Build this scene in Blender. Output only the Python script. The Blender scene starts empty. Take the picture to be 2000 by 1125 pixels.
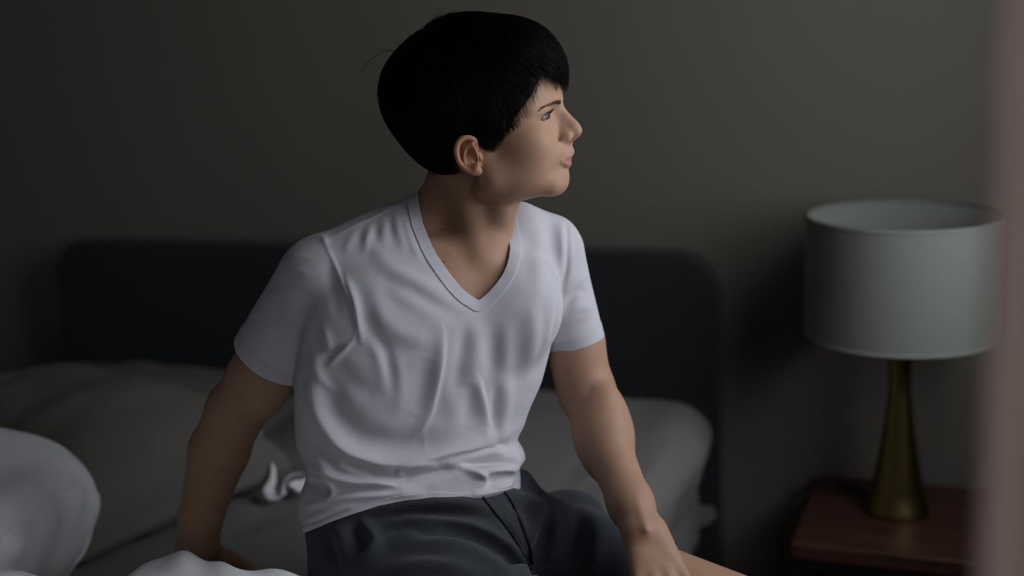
import bpy, bmesh, math
import numpy as np
from mathutils import Matrix, Vector
rng = np.random.default_rng(7)
C = bpy.context.scene.collection
sc = bpy.context.scene

# ---------------------------------------------------------------- camera, world, light, exposure
F = 2500.0                      # focal length in pixels of the 2000x1125 frame
CAM = np.array([0.0, 0.0, 1.5])
def _rx(a):
    c, s = math.cos(a), math.sin(a); return np.array([[1,0,0],[0,c,-s],[0,s,c]])
def _ry(a):
    c, s = math.cos(a), math.sin(a); return np.array([[c,0,s],[0,1,0],[-s,0,c]])
def _rz(a):
    c, s = math.cos(a), math.sin(a); return np.array([[c,-s,0],[s,c,0],[0,0,1]])
RC = _rz(math.radians(19)) @ _rx(math.radians(90-12.4)) @ _rz(math.radians(-2.4))
cd = bpy.data.cameras.new('camera'); cam = bpy.data.objects.new('camera', cd); C.objects.link(cam)
cd.sensor_fit = 'HORIZONTAL'; cd.sensor_width = 36; cd.lens = 36*F/2000
cd.clip_start = 0.05
M4 = np.eye(4); M4[:3,:3] = RC; M4[:3,3] = CAM
cam.matrix_world = Matrix(M4.tolist())
cd.dof.use_dof = True; cd.dof.focus_distance = 1.66; cd.dof.aperture_fstop = 1.7
sc.camera = cam
vs = sc.view_settings
vs.view_transform = 'Standard'; vs.look = 'None'; vs.gamma = 1; vs.exposure = 0.2; vs.use_curve_mapping = False
sc.cycles.max_bounces = 8; sc.cycles.diffuse_bounces = 5

w = bpy.data.worlds.new('overcast_sky'); sc.world = w; w.use_nodes = True
bg = w.node_tree.nodes['Background']; bg.inputs[0].default_value = (0.80, 0.88, 1.0, 1); bg.inputs[1].default_value = 1.0
WX = 0.44                       # right wall, with the window the light comes through
WIN = (1.20, 2.18, 0.98, 2.36)    # y0, y1, z0, z1 of the window the person looks at
FILL_WIN = (-0.85, -0.25, 1.00, 2.15)  # added narrow opening near the camera, unseen, for soft fill light
for (a0, a1, b0, b1), en, tilt in ((WIN, 11.5, -0.28), (FILL_WIN, 7.5, -0.10)):
    pl = bpy.data.lights.new('window_daylight', 'AREA'); pl.shape = 'RECTANGLE'  # first is the main daylight, second an added fill from out of view
    pl.size = a1-a0; pl.size_y = b1-b0; pl.energy = en; pl.color = (0.95, 0.965, 1.0)
    po = bpy.data.objects.new('window_daylight', pl); C.objects.link(po)
    po.location = (WX+0.10, (a0+a1)/2, (b0+b1)/2)
    po.rotation_euler = Vector((-1, 0, tilt)).to_track_quat('-Z', 'Y').to_euler()

# ---------------------------------------------------------------- projection helpers (authoring only)
def K(px, py, d):               # a point at camera depth d, in the camera-aligned modelling frame
    return np.array([(px-1000)/F*d, -(py-562.5)/F*d, -d])
def toW(P): return CAM + np.asarray(P) @ RC.T
def Wp(px, py, d): return toW(K(px, py, d))
def toK(P): return (np.asarray(P)-CAM) @ RC
def pxy(P):                     # modelling-frame points -> photograph pixels
    return 1000+F*P[:,0]/-P[:,2], 562.5-F*P[:,1]/-P[:,2]
def onplane(px, py, ax, v):
    d = toW(K(px, py, 1.0))-CAM
    return CAM + d*(v-CAM[ax])/d[ax]

# ---------------------------------------------------------------- materials
def mat(name, col, rough=0.8, metal=0.0, sss=0.0, sheen=0.0, bump=None, noise=None, attr=None, trans=0.0, spec=0.5, weave=None):
    m = bpy.data.materials.new(name); m.use_nodes = True
    nt = m.node_tree; b = nt.nodes['Principled BSDF']
    b.inputs['Base Color'].default_value = (*col, 1); b.inputs['Roughness'].default_value = rough
    b.inputs['Metallic'].default_value = metal
    b.inputs['Specular IOR Level'].default_value = spec
    if sss:
        b.inputs['Subsurface Weight'].default_value = sss
        b.inputs['Subsurface Radius'].default_value = (1.0, 0.35, 0.2); b.inputs['Subsurface Scale'].default_value = 0.006
    if sheen: b.inputs['Sheen Weight'].default_value = sheen
    co = nt.nodes.new('ShaderNodeTexCoord')
    src = None
    if attr:
        a = nt.nodes.new('ShaderNodeAttribute'); a.attribute_name = attr
        src = a.outputs['Color']; nt.links.new(src, b.inputs['Base Color'])
    if noise:                    # (scale, amount): mottled base colour
        n = nt.nodes.new('ShaderNodeTexNoise'); n.inputs['Scale'].default_value = noise[0]; n.inputs['Detail'].default_value = 5
        nt.links.new(co.outputs['Object'], n.inputs['Vector'])
        mx = nt.nodes.new('ShaderNodeMix'); mx.data_type = 'RGBA'; mx.blend_type = 'MULTIPLY'
        mx.inputs[0].default_value = 1
        r = nt.nodes.new('ShaderNodeMapRange'); r.inputs['To Min'].default_value = 1-noise[1]; r.inputs['To Max'].default_value = 1+noise[1]
        nt.links.new(n.outputs['Fac'], r.inputs['Value'])
        if src: nt.links.new(src, mx.inputs[6])
        else: mx.inputs[6].default_value = (*col, 1)
        nt.links.new(r.outputs['Result'], mx.inputs[7])
        nt.links.new(mx.outputs[2], b.inputs['Base Color'])
    if bump:                     # (scale, strength, distance)
        n = nt.nodes.new('ShaderNodeTexNoise'); n.inputs['Scale'].default_value = bump[0]; n.inputs['Detail'].default_value = 4
        nt.links.new(co.outputs['Object'], n.inputs['Vector'])
        bp = nt.nodes.new('ShaderNodeBump'); bp.inputs['Strength'].default_value = bump[1]; bp.inputs['Distance'].default_value = bump[2]
        nt.links.new(n.outputs['Fac'], bp.inputs['Height'])
        nt.links.new(bp.outputs['Normal'], b.inputs['Normal'])
    if trans:
        tr = nt.nodes.new('ShaderNodeBsdfTranslucent'); tr.inputs[0].default_value = (*col, 1)
        ms = nt.nodes.new('ShaderNodeMixShader'); ms.inputs[0].default_value = trans
        out = nt.nodes['Material Output']
        nt.links.new(b.outputs[0], ms.inputs[1]); nt.links.new(tr.outputs[0], ms.inputs[2]); nt.links.new(ms.outputs[0], out.inputs[0])
    return m
M = dict(
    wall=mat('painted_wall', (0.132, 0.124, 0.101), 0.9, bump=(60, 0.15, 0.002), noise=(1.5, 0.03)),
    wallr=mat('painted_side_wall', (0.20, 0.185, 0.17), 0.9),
    ceil=mat('ceiling_paint', (0.10, 0.095, 0.09), 0.9),
    floor=mat('floor_boards', (0.10, 0.06, 0.04), 0.5, noise=(6, 0.3)),
    trim=mat('white_trim', (0.5, 0.5, 0.48), 0.5),
    headboard=mat('charcoal_felt', (0.013, 0.0155, 0.018), 0.95, bump=(900, 0.5, 0.001), noise=(25, 0.12), sheen=0.05),
    sheet=mat('grey_cotton_sheet', (0.180, 0.172, 0.163), 0.9, bump=(35, 0.25, 0.004)),  # white sheet, with the shade it lies in put into the colour
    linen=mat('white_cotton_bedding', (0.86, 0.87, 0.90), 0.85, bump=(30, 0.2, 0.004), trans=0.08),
    pillow=mat('grey_cotton_pillowcase', (0.120, 0.112, 0.102), 0.88, bump=(30, 0.2, 0.004)),  # white linen again, darkened here to carry its shade
    tee=mat('white_jersey', (0.545, 0.54, 0.59), 0.9, sheen=0.15, bump=(1400, 0.25, 0.0006), noise=(500, 0.05), trans=0.05),
    short=mat('charcoal_marl_jersey', (0.024, 0.030, 0.038), 0.95, sheen=0.12, bump=(1200, 0.4, 0.0008), noise=(260, 0.65)),
    cordm=mat('black_drawcord', (0.008, 0.009, 0.011), 0.8),
    skin=mat('skin', (0.42, 0.25, 0.17), 0.56, sss=0.12, attr='tint', noise=(55, 0.06), bump=(260, 0.12, 0.0006), spec=0.35),
    hair=mat('black_hair', (0.002, 0.0018, 0.0018), 0.5, spec=0.12),
    brow=mat('brown_black_eyebrow', (0.015, 0.009, 0.006), 0.6),
    eye=mat('eyeball', (0.7, 0.66, 0.62), 0.2, attr='tint', spec=0.3),
    shade=mat('pale_lampshade_fabric', (0.265, 0.285, 0.255), 0.9, bump=(700, 0.3, 0.0006), trans=0.25),
    shadein=mat('white_shade_lining', (0.55, 0.55, 0.55), 0.7),
    brass=mat('brushed_antique_brass', (0.23, 0.185, 0.075), 0.33, metal=1.0, bump=(120, 0.1, 0.001)),
    wood=None,
    black=mat('black_metal', (0.012, 0.012, 0.013), 0.45, metal=0.3),
    rubber=mat('black_rubber', (0.010, 0.010, 0.011), 0.5),
    curtain=mat('pale_rose_curtain', (0.88, 0.77, 0.73), 0.9, bump=(500, 0.3, 0.0008), trans=0.72),
)
def wood_mat():
    m = bpy.data.materials.new('reddish_brown_wood'); m.use_nodes = True; nt = m.node_tree; b = nt.nodes['Principled BSDF']
    co = nt.nodes.new('ShaderNodeTexCoord'); mp = nt.nodes.new('ShaderNodeMapping'); mp.inputs['Scale'].default_value = (3, 45, 45)
    n = nt.nodes.new('ShaderNodeTexNoise'); n.inputs['Scale'].default_value = 2.5; n.inputs['Detail'].default_value = 8; n.inputs['Distortion'].default_value = 0.6
    r = nt.nodes.new('ShaderNodeValToRGB'); r.color_ramp.elements[0].color = (0.026, 0.008, 0.005, 1); r.color_ramp.elements[1].color = (0.080, 0.028, 0.018, 1)
    r.color_ramp.elements[0].position = 0.3; r.color_ramp.elements[1].position = 0.75
    nt.links.new(co.outputs['Object'], mp.inputs[0]); nt.links.new(mp.outputs[0], n.inputs['Vector']); nt.links.new(n.outputs['Fac'], r.inputs[0])
    nt.links.new(r.outputs[0], b.inputs['Base Color']); b.inputs['Roughness'].default_value = 0.5
    return m
M['wood'] = wood_mat()

# ---------------------------------------------------------------- object helpers
def link_mesh(name, V, Fc, m, parent=None, base=None, smooth=True, tint=None):
    V = np.asarray(V, float)
    if parent is not None: base = np.array(parent_base[parent.name])
    if base is None: base = np.zeros(3)
    me = bpy.data.meshes.new(name)
    if isinstance(Fc, np.ndarray):
        n, k = Fc.shape
        me.vertices.add(len(V)); me.vertices.foreach_set('co', (V-base).astype(np.float32).ravel())
        me.loops.add(n*k); me.loops.foreach_set('vertex_index', Fc.astype(np.int32).ravel())
        me.polygons.add(n); me.polygons.foreach_set('loop_start', np.arange(0, n*k, k, dtype=np.int32))
        me.update(calc_edges=True); me.validate()
    else:
        me.from_pydata((V-base).tolist(), [], [list(f) for f in Fc]); me.update()
    if smooth: me.polygons.foreach_set('use_smooth', np.ones(len(me.polygons), bool))
    if tint is not None and len(tint) == len(me.vertices):
        ca = me.color_attributes.new('tint', 'FLOAT_COLOR', 'POINT')
        ca.data.foreach_set('color', np.c_[tint, np.ones(len(tint))].astype(np.float32).ravel())
    me.materials.append(m)
    o = bpy.data.objects.new(name, me); C.objects.link(o)
    if parent is not None: o.parent = parent
    else: o.location = base
    parent_base[o.name] = tuple(base)
    return o
parent_base = {}
def thing(name, base, label, cat, group=None):
    o = bpy.data.objects.new(name, None); C.objects.link(o); o.location = base; o.empty_display_size = 0.05
    parent_base[o.name] = tuple(base); o['label'] = label; o['category'] = cat
    if group: o['group'] = group
    return o
def tag(o, label, cat, group=None):
    o['label'] = label; o['category'] = cat
    if group: o['group'] = group
    return o
def bm_obj(name, bm, m, parent=None, base=None, smooth=False):
    bmesh.ops.recalc_face_normals(bm, faces=bm.faces)
    V = [v.co[:] for v in bm.verts]; bm.verts.index_update()
    Fc = [[v.index for v in f.verts] for f in bm.faces]
    bm.free()
    return link_mesh(name, V, Fc, m, parent, base, smooth)
def bm_box(bm, x0, x1, y0, y1, z0, z1, bev=0.0):
    r = bmesh.ops.create_cube(bm, size=1)
    for v in r['verts']:
        v.co = ((x0+x1)/2+v.co.x*(x1-x0), (y0+y1)/2+v.co.y*(y1-y0), (z0+z1)/2+v.co.z*(z1-z0))
    if bev:
        es = list({e for v in r['verts'] for e in v.link_edges})
        bmesh.ops.bevel(bm, geom=es, offset=bev, segments=3, affect='EDGES', profile=0.5)
    return bm
def box_obj(name, dims, m, parent=None, base=None, bev=0.0):
    return bm_obj(name, bm_box(bmesh.new(), *dims, bev=bev), m, parent, base)
def tube(pts, rad, seg=8, cap=True):
    pts = np.asarray(pts, float); n = len(pts); rad = np.broadcast_to(np.asarray(rad, float), (n,))
    T = np.gradient(pts, axis=0); T /= np.linalg.norm(T, axis=1)[:, None]+1e-12
    up = np.array([0.1, 0.2, 1.0]); N = np.cross(T, up); N /= np.linalg.norm(N, axis=1)[:, None]+1e-12; B = np.cross(T, N)
    a = np.linspace(0, 2*np.pi, seg, endpoint=False)
    V = (pts[:, None, :] + rad[:, None, None]*(np.cos(a)[None, :, None]*N[:, None, :] + np.sin(a)[None, :, None]*B[:, None, :])).reshape(-1, 3)
    Fc = []
    for i in range(n-1):
        for j in range(seg):
            k = (j+1) % seg; Fc.append((i*seg+j, i*seg+k, (i+1)*seg+k, (i+1)*seg+j))
    if cap: Fc += [tuple(range(seg))[::-1], tuple((n-1)*seg+j for j in range(seg))]
    return V, Fc
def lathe(prof, cx, cy, seg=96):
    a = np.linspace(0, 2*np.pi, seg, endpoint=False); V = []; Fc = []
    for r, z in prof:
        V += [(cx+r*math.cos(t), cy+r*math.sin(t), z) for t in a]
    for i in range(len(prof)-1):
        for j in range(seg):
            k = (j+1) % seg; Fc.append((i*seg+j, i*seg+k, (i+1)*seg+k, (i+1)*seg+j))
    return V, Fc
def spline(P, n=200):           # Catmull-Rom through the points
    P = np.asarray(P, float); Q = np.vstack([2*P[0]-P[1], P, 2*P[-1]-P[-2]]); out = []
    m = max(2, n//(len(P)-1))
    for i in range(1, len(Q)-2):
        t = np.linspace(0, 1, m, endpoint=False)[:, None]
        a, b, c, d = Q[i-1], Q[i], Q[i+1], Q[i+2]
        out.append(0.5*((2*b)+(-a+c)*t+(2*a-5*b+4*c-d)*t**2+(-a+3*b-3*c+d)*t**3))
    out.append(P[-1:]); return np.vstack(out)

# ---------------------------------------------------------------- implicit-surface modelling
def smin(a, b, k):
    h = np.maximum(k-np.abs(a-b), 0)/k; return np.minimum(a, b)-h*h*k*0.25
def smax(a, b, k): return -smin(-a, -b, k)
def ell(P, c, r, R=None):
    q = P-np.asarray(c)
    if R is not None: q = q@R        # columns of R are the axes
    r = np.asarray(r); k0 = np.linalg.norm(q/r, axis=1); k1 = np.linalg.norm(q/(r*r), axis=1)
    return k0*(k0-1)/(k1+1e-9)
def cone(P, a, b, ra, rb):      # tapered capsule
    a = np.asarray(a, float); b = np.asarray(b, float); ab = b-a
    t = np.clip(((P-a)@ab)/(ab@ab), 0, 1)
    return np.linalg.norm(P-a-t[:, None]*ab, axis=1)-(ra+(rb-ra)*t)
def chain(P, pts, rads, k=0.002):
    d = None
    for i in range(len(pts)-1):
        e = cone(P, pts[i], pts[i+1], rads[i], rads[i+1]); d = e if d is None else (smin(d, e, k) if k else np.minimum(d, e))
    return d
def mesh_sdf(f, lo, hi, h, B=8, pad=1.0, iters=2):
    lo = np.asarray(lo, float); hi = np.asarray(hi, float)
    nb = np.ceil((hi-lo)/(h*B)).astype(int); n1 = nb*B+2
    bi = np.stack(np.meshgrid(*[np.arange(k) for k in nb], indexing='ij'), -1).reshape(-1, 3)
    cen = lo+(bi+0.5)*B*h
    d = f(cen); act = bi[np.abs(d) < h*B*0.87*1.35*pad+h*2]
    g = np.stack(np.meshgrid(*[np.arange(B+1)]*3, indexing='ij'), -1).reshape(-1, 3)
    S = (n1[1]*n1[2], n1[2], 1)
    cid_all = []; cv_all = []; ex = [[], [], []]
    for s in range(0, len(act), 400):
        A = act[s:s+400]; idx = A[:, None, :]*B+g[None]
        D = f((lo+idx.reshape(-1, 3)*h)).reshape(len(A), B+1, B+1, B+1).astype(np.float32)
        D[D == 0] = 1e-9
        neg = D < 0
        cnt = np.zeros((len(A), B, B, B), np.int8)
        for i in (0, 1):
            for j in (0, 1):
                for k in (0, 1): cnt += neg[:, i:i+B, j:j+B, k:k+B]
        m = (cnt > 0) & (cnt < 8); bb, ii, jj, kk = np.nonzero(m)
        if not len(bb): continue
        ac = np.zeros((len(bb), 3)); wn = np.zeros(len(bb))
        for ax in range(3):
            o1, o2 = [x for x in range(3) if x != ax]
            for u in (0, 1):
                for v in (0, 1):
                    o = [0, 0, 0]; o[o1] = u; o[o2] = v; p = list(o); p[ax] = 1
                    d0 = D[bb, ii+o[0], jj+o[1], kk+o[2]]; d1 = D[bb, ii+p[0], jj+p[1], kk+p[2]]
                    x = (d0 < 0) != (d1 < 0); t = np.where(x, d0/(d0-d1+1e-20), 0)
                    pos = np.zeros((len(bb), 3)); pos[:] = o; pos[:, ax] = t
                    ac += pos*x[:, None]; wn += x
                    if u == 0 and v == 0:
                        e = np.nonzero(x)[0]
                        gi = A[bb[e]]*B+np.stack([ii[e], jj[e], kk[e]], 1)
                        ex[ax].append(np.c_[gi, (d0[e] < 0)])
        gi = A[bb]*B+np.stack([ii, jj, kk], 1)
        cid_all.append(gi@np.array(S)); cv_all.append(lo+(gi+ac/wn[:, None])*h)
    cid = np.concatenate(cid_all); V = np.concatenate(cv_all)
    o = np.argsort(cid); cid = cid[o]; V = V[o]
    quads = []
    for ax in range(3):
        E = np.concatenate(ex[ax]); gi = E[:, :3]; inn = E[:, 3].astype(bool)
        o1, o2 = [(1, 2), (2, 0), (0, 1)][ax]
        ok = (gi[:, o1] > 0) & (gi[:, o2] > 0); gi = gi[ok]; inn = inn[ok]
        base = gi@np.array(S); q = np.stack([base, base-S[o1], base-S[o1]-S[o2], base-S[o2]], 1)
        p = np.searchsorted(cid, q); p = np.clip(p, 0, len(cid)-1); good = (cid[p] == q).all(1)
        p = p[good]; inn = inn[good]
        p[~inn] = p[~inn][:, ::-1]; quads.append(p)
    Q = np.concatenate(quads)
    used = np.unique(Q); rm = -np.ones(len(V), int); rm[used] = np.arange(len(used)); V = V[used]; Q = rm[Q]
    e = h*0.3
    for it in range(iters):
        V = V+0
        d0 = fchunk(f, V)
        G = np.stack([fchunk(f, V+np.eye(3)[a]*e)-d0 for a in range(3)], 1)/e
        g2 = (G*G).sum(1)+1e-6
        st = -d0[:, None]*G/g2[:, None]; L = np.linalg.norm(st, axis=1); st *= np.minimum(1, h*0.7/(L+1e-12))[:, None]
        V = V+st
    return V, Q
def fchunk(f, V, n=200000):
    return np.concatenate([f(V[i:i+n]) for i in range(0, len(V), n)])
def tri(Q): return np.concatenate([Q[:, [0, 1, 2]], Q[:, [0, 2, 3]]])
def clip(V, T, g):              # keep the part of a triangle mesh where g > 0, cut exactly on g = 0
    V = np.asarray(V); ins = g > 0; c = ins[T].sum(1)
    keep = T[c == 3]; out = [keep]; newV = []; cache = {}
    nv = len(V)
    def cut(a, b):
        k = (a, b) if a < b else (b, a)
        if k not in cache:
            t = g[k[0]]/(g[k[0]]-g[k[1]])
            if t < 0.15 or t > 0.85: cache[k] = k[0] if t < 0.5 else k[1]; return cache[k]
            cache[k] = nv+len(newV); newV.append(V[k[0]]+t*(V[k[1]]-V[k[0]]))
        return cache[k]
    add = []
    for t3 in T[(c == 1) | (c == 2)].tolist():
        i3 = [ins[x] for x in t3]
        if sum(i3) == 1:
            k = i3.index(True)
        else: k = i3.index(False)
        a, b, c_ = t3[k], t3[(k+1) % 3], t3[(k+2) % 3]
        ab, ac = cut(a, b), cut(a, c_)
        if sum(i3) == 1: add.append((a, ab, ac))
        else: add += [(ab, b, c_), (ab, c_, ac)]
    V2 = np.vstack([V, np.array(newV)]) if newV else V
    T2 = np.concatenate([keep, np.array(add, int).reshape(-1, 3)])
    T2 = T2[(T2[:, 0] != T2[:, 1]) & (T2[:, 1] != T2[:, 2]) & (T2[:, 2] != T2[:, 0])]
    for _ in range(2):          # drop slivers that hang on the cut edge by all three corners
        E = np.sort(np.concatenate([T2[:, [0, 1]], T2[:, [1, 2]], T2[:, [2, 0]]]), 1); key = E[:, 0]*len(V2)+E[:, 1]
        u, inv, c_ = np.unique(key, return_inverse=True, return_counts=True); nb_ = (c_[inv] == 1).reshape(3, -1).sum(0); T2 = T2[nb_ < 2]
    used = np.unique(T2); rm = -np.ones(len(V2), int); rm[used] = np.arange(len(used)); V2 = V2[used]; T2 = rm[T2]
    E = np.sort(np.concatenate([T2[:, [0, 1]], T2[:, [1, 2]], T2[:, [2, 0]]]), 1); key = E[:, 0]*len(V2)+E[:, 1]
    u, c_ = np.unique(key, return_counts=True); u = u[c_ == 1]; a_, b_ = u//len(V2), u % len(V2)      # relax the cut edge along itself
    deg = np.bincount(np.r_[a_, b_], minlength=len(V2)); m = deg == 2
    for _ in range(4):
        S_ = np.zeros_like(V2)
        for k in range(3): S_[:, k] = np.bincount(a_, V2[b_, k], len(V2))+np.bincount(b_, V2[a_, k], len(V2))
        V2 = V2.copy(); V2[m] = 0.5*V2[m]+0.25*S_[m]
    return V2, T2
def normals(V, T):
    if T.shape[1] == 4: T = tri(T)
    n = np.cross(V[T[:, 1]]-V[T[:, 0]], V[T[:, 2]]-V[T[:, 0]]); N = np.zeros_like(V)
    for k in range(3):
        for a in range(3): N[:, a] += np.bincount(T[:, k], n[:, a], len(V))
    return N/(np.linalg.norm(N, axis=1)[:, None]+1e-12)
def pdist(px, py, pts):         # distance to a polyline and position 0..1 along it, signed side
    pts = np.asarray(pts, float); best = np.full(len(px), 1e9); tt = np.zeros(len(px)); side = np.zeros(len(px))
    L = np.r_[0, np.cumsum(np.linalg.norm(np.diff(pts, axis=0), axis=1))]
    for i in range(len(pts)-1):
        a, b = pts[i], pts[i+1]; ab = b-a; l2 = ab@ab
        t = np.clip(((px-a[0])*ab[0]+(py-a[1])*ab[1])/l2, 0, 1)
        dx = px-a[0]-t*ab[0]; dy = py-a[1]-t*ab[1]; d = np.hypot(dx, dy); m = d < best
        best[m] = d[m]; tt[m] = (L[i]+t[m]*(L[i+1]-L[i]))/L[-1]; side[m] = np.sign(ab[0]*dy-ab[1]*dx)[m]
    return best, tt, side
def inpoly(px, py, poly):
    poly = np.asarray(poly, float); ins = np.zeros(len(px), bool); n = len(poly)
    for i in range(n):
        x0, y0 = poly[i]; x1, y1 = poly[(i+1) % n]
        if y0 == y1: continue
        c = ((y0 > py) != (y1 > py)) & (px < (x1-x0)*(py-y0)/(y1-y0)+x0); ins ^= c
    return ins
def polysd(px, py, poly):       # signed distance to a polygon, negative inside
    d, _, _ = pdist(px, py, list(poly)+[poly[0]]); return np.where(inpoly(px, py, poly), -d, d)
def folds_h(px, py, folds):     # height of a set of cloth folds: (points, width px, height m[, sharp side])
    h = np.zeros(len(px))
    for fo in folds:
        pts, wd, am = fo[0], fo[1], fo[2]; sh = fo[3] if len(fo) > 3 else 0
        P = spline(pts, 24) if len(pts) > 2 else np.asarray(pts, float)
        lo = P.min(0)-wd*3; hi = P.max(0)+wd*3
        m = (px > lo[0]) & (px < hi[0]) & (py > lo[1]) & (py < hi[1])
        if not m.any(): continue
        d, t, s = pdist(px[m], py[m], P)
        wd = max(wd, abs(am)*1000); ww = np.where(s*sh > 0, max(wd*0.45, 4.5, abs(am)*1000), wd) if sh else wd
        tap = np.clip(np.sin(np.pi*np.clip(t*0.94+0.03, 0, 1)), 0, 1)**0.6
        h[m] += am*tap*np.exp(-(d/ww)**2)
    return h

# ================================================================= THE ROOM
YB = 2.665; XL = -3.0; YF = -1.3; ZC = 2.6
def structure(o): o['kind'] = 'structure'; return o
structure(box_obj('floor', (XL-0.1, WX+0.12, YF-0.1, YB+0.1, -0.1, 0), M['floor']))
structure(box_obj('ceiling', (XL-0.1, WX+0.12, YF-0.1, YB+0.1, ZC, ZC+0.1), M['ceil']))
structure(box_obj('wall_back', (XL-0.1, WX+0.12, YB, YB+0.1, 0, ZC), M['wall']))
structure(box_obj('wall_left', (XL-0.1, XL, YF, YB, 0, ZC), M['wallr']))
structure(box_obj('wall_front', (XL-0.1, WX+0.12, YF-0.1, YF, 0, ZC), M['wallr']))
bm = bmesh.new()
for d in ((WX, WX+0.12, YF, FILL_WIN[0], 0, ZC), (WX, WX+0.12, FILL_WIN[1], WIN[0], 0, ZC), (WX, WX+0.12, WIN[1], YB, 0, ZC)): bm_box(bm, *d)
for w_ in (WIN, FILL_WIN): bm_box(bm, WX, WX+0.12, w_[0], w_[1], 0, w_[2]); bm_box(bm, WX, WX+0.12, w_[0], w_[1], w_[3], ZC)
structure(bm_obj('wall_right', bm, M['wallr']))
for k_, (y0, y1, z0, z1) in enumerate((WIN, FILL_WIN)):  # the second frame belongs to the added fill opening
    bm = bmesh.new()
    for d in ((WX+0.02, WX+0.07, y0, y0+0.04, z0, z1), (WX+0.02, WX+0.07, y1-0.04, y1, z0, z1), (WX+0.02, WX+0.07, y0+0.04, y1-0.04, z0, z0+0.04), (WX+0.02, WX+0.07, y0+0.04, y1-0.04, z1-0.04, z1), (WX+0.025, WX+0.065, y0+0.04, y1-0.04, (z0+z1)/2-0.015, (z0+z1)/2+0.015)): bm_box(bm, *d)
    structure(bm_obj('window_%d' % (k_+1), bm, M['trim']))
structure(box_obj('baseboard_back', (XL, WX, YB-0.014, YB, 0, 0.10), M['trim'], bev=0.003))

# ================================================================= BED
bed = thing('bed', (-1.26, 1.56, 0), 'upholstered bed with a tall charcoal rounded headboard against the back wall', 'bed')
def rounded_panel(x0, x1, z0, z1, r, ya, yb, m, name, parent):
    pts = [(x0, z0), (x1, z0)]
    for cx, cz, a0 in ((x1-r, z1-r, 0), (x0+r, z1-r, 90)):
        pts += [(cx+r*math.cos(math.radians(a0+t)), cz+r*math.sin(math.radians(a0+t))) for t in range(0, 91, 6)]
    b = bmesh.new(); f = b.faces.new([b.verts.new((p[0], ya, p[1])) for p in pts])
    r_ = bmesh.ops.extrude_face_region(b, geom=[f])
    for v in r_['geom']:
        if isinstance(v, bmesh.types.BMVert): v.co.y = yb
    bmesh.ops.bevel(b, geom=[e for e in b.edges if abs(e.verts[0].co.y-e.verts[1].co.y) < 1e-6], offset=0.014, segments=4, affect='EDGES', profile=0.6)
    return bm_obj(name, b, m, parent, smooth=True)
rounded_panel(-2.080, -0.437, 0.12, 0.986, 0.10, 2.578, 2.645, M['headboard'], 'headboard', bed)
box_obj('bed_base', (-2.05, -0.480, 0.56, 2.577, 0.14, 0.315), M['headboard'], bed, bev=0.015)
for x in (-1.98, -0.56):
    for y in (0.66, 2.46): box_obj('leg', (x-0.025, x+0.025, y-0.025, y+0.025, 0, 0.14), M['black'], bed, bev=0.004)

def vnoise(P, scale, seed=0):   # smooth value noise in 2-D or 3-D
    r = np.random.default_rng(seed); T = r.random((32, 32, 32))
    Q = np.asarray(P)*scale; Q = np.c_[Q, np.zeros(len(Q))] if Q.shape[1] == 2 else Q
    i = np.floor(Q).astype(int); f = Q-i; f = f*f*(3-2*f); out = 0
    for a in (0, 1):
        for b in (0, 1):
            for c in (0, 1):
                wgt = (f[:, 0] if a else 1-f[:, 0])*(f[:, 1] if b else 1-f[:, 1])*(f[:, 2] if c else 1-f[:, 2])
                out = out+wgt*T[(i[:, 0]+a) % 32, (i[:, 1]+b) % 32, (i[:, 2]+c) % 32]
    return out*2-1
MT = 0.640
def box_cloth(lo, hi, r, bump, h=0.012, seed=1):
    lo = np.array(lo); hi = np.array(hi); c = (lo+hi)/2; e = (hi-lo)/2-r
    def f(P):
        q = np.abs(P-c)-e
        return np.linalg.norm(np.maximum(q, 0), axis=1)+np.minimum(q.max(1), 0)-r-bump(P)
    return mesh_sdf(f, lo-0.05, hi+0.05, h, iters=1)
def mat_bump(P):
    s = 0.004*vnoise(P, 5, 3)+0.0020*vnoise(P, 16, 4)
    up = P[:, 2] > MT-0.06
    hx = np.clip((P[:, 0]+1.35)/0.15, 0, 1); hyv = np.clip((P[:, 1]-1.95)/0.45, 0, 1); s = s+(0.040+0.012*np.clip((-P[:, 0]-0.6)/0.4, 0, 1))*hx*hyv*hyv*(3-2*hyv)*np.clip((P[:, 2]-0.5)/0.12, 0, 1)
    # long soft pull lines across the sheet and drape lines down the side
    s = s+np.where(up, 0.003*np.sin(14*(P[:, 0]*0.8+P[:, 1]*0.6)+3*vnoise(P, 3, 9))*np.clip(vnoise(P, 2.5, 8)+0.3, 0, 1), 0.004*np.sin(30*P[:, 1]+2*vnoise(P, 4, 5)))
    for (a_, b_, am, wd) in CREASE:
        ab = b_-a_; t = np.clip(((P-a_)@ab)/(ab@ab), 0, 1); dd = np.linalg.norm(P-a_-t[:, None]*ab, axis=1); s = s+am*np.sin(np.pi*np.clip(t, 0.02, 0.98))*np.exp(-(dd/wd)**2)
    return s
CREASE = [(onplane(x0, y0, 2, 0.645), onplane(x1, y1, 2, 0.66), am, wd) for x0, y0, x1, y1, am, wd in ((1120, 965, 1195, 890, 0.005, 0.010), (1095, 950, 1180, 860, -0.004, 0.012), (1225, 985, 1330, 850, 0.006, 0.016), (1060, 860, 1140, 830, 0.004, 0.014), (1240, 860, 1300, 800, -0.004, 0.018), (450, 1050, 600, 1000, 0.004, 0.012), (470, 1010, 590, 985, -0.004, 0.014))]
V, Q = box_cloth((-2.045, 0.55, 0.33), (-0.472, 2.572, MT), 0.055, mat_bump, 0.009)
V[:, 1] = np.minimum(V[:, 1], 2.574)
mattress = tag(link_mesh('mattress', V, Q, M['sheet'], base=(-1.26, 1.56, 0.33)), 'thick mattress under a smooth grey-white fitted sheet on the bed', 'mattress')
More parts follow.
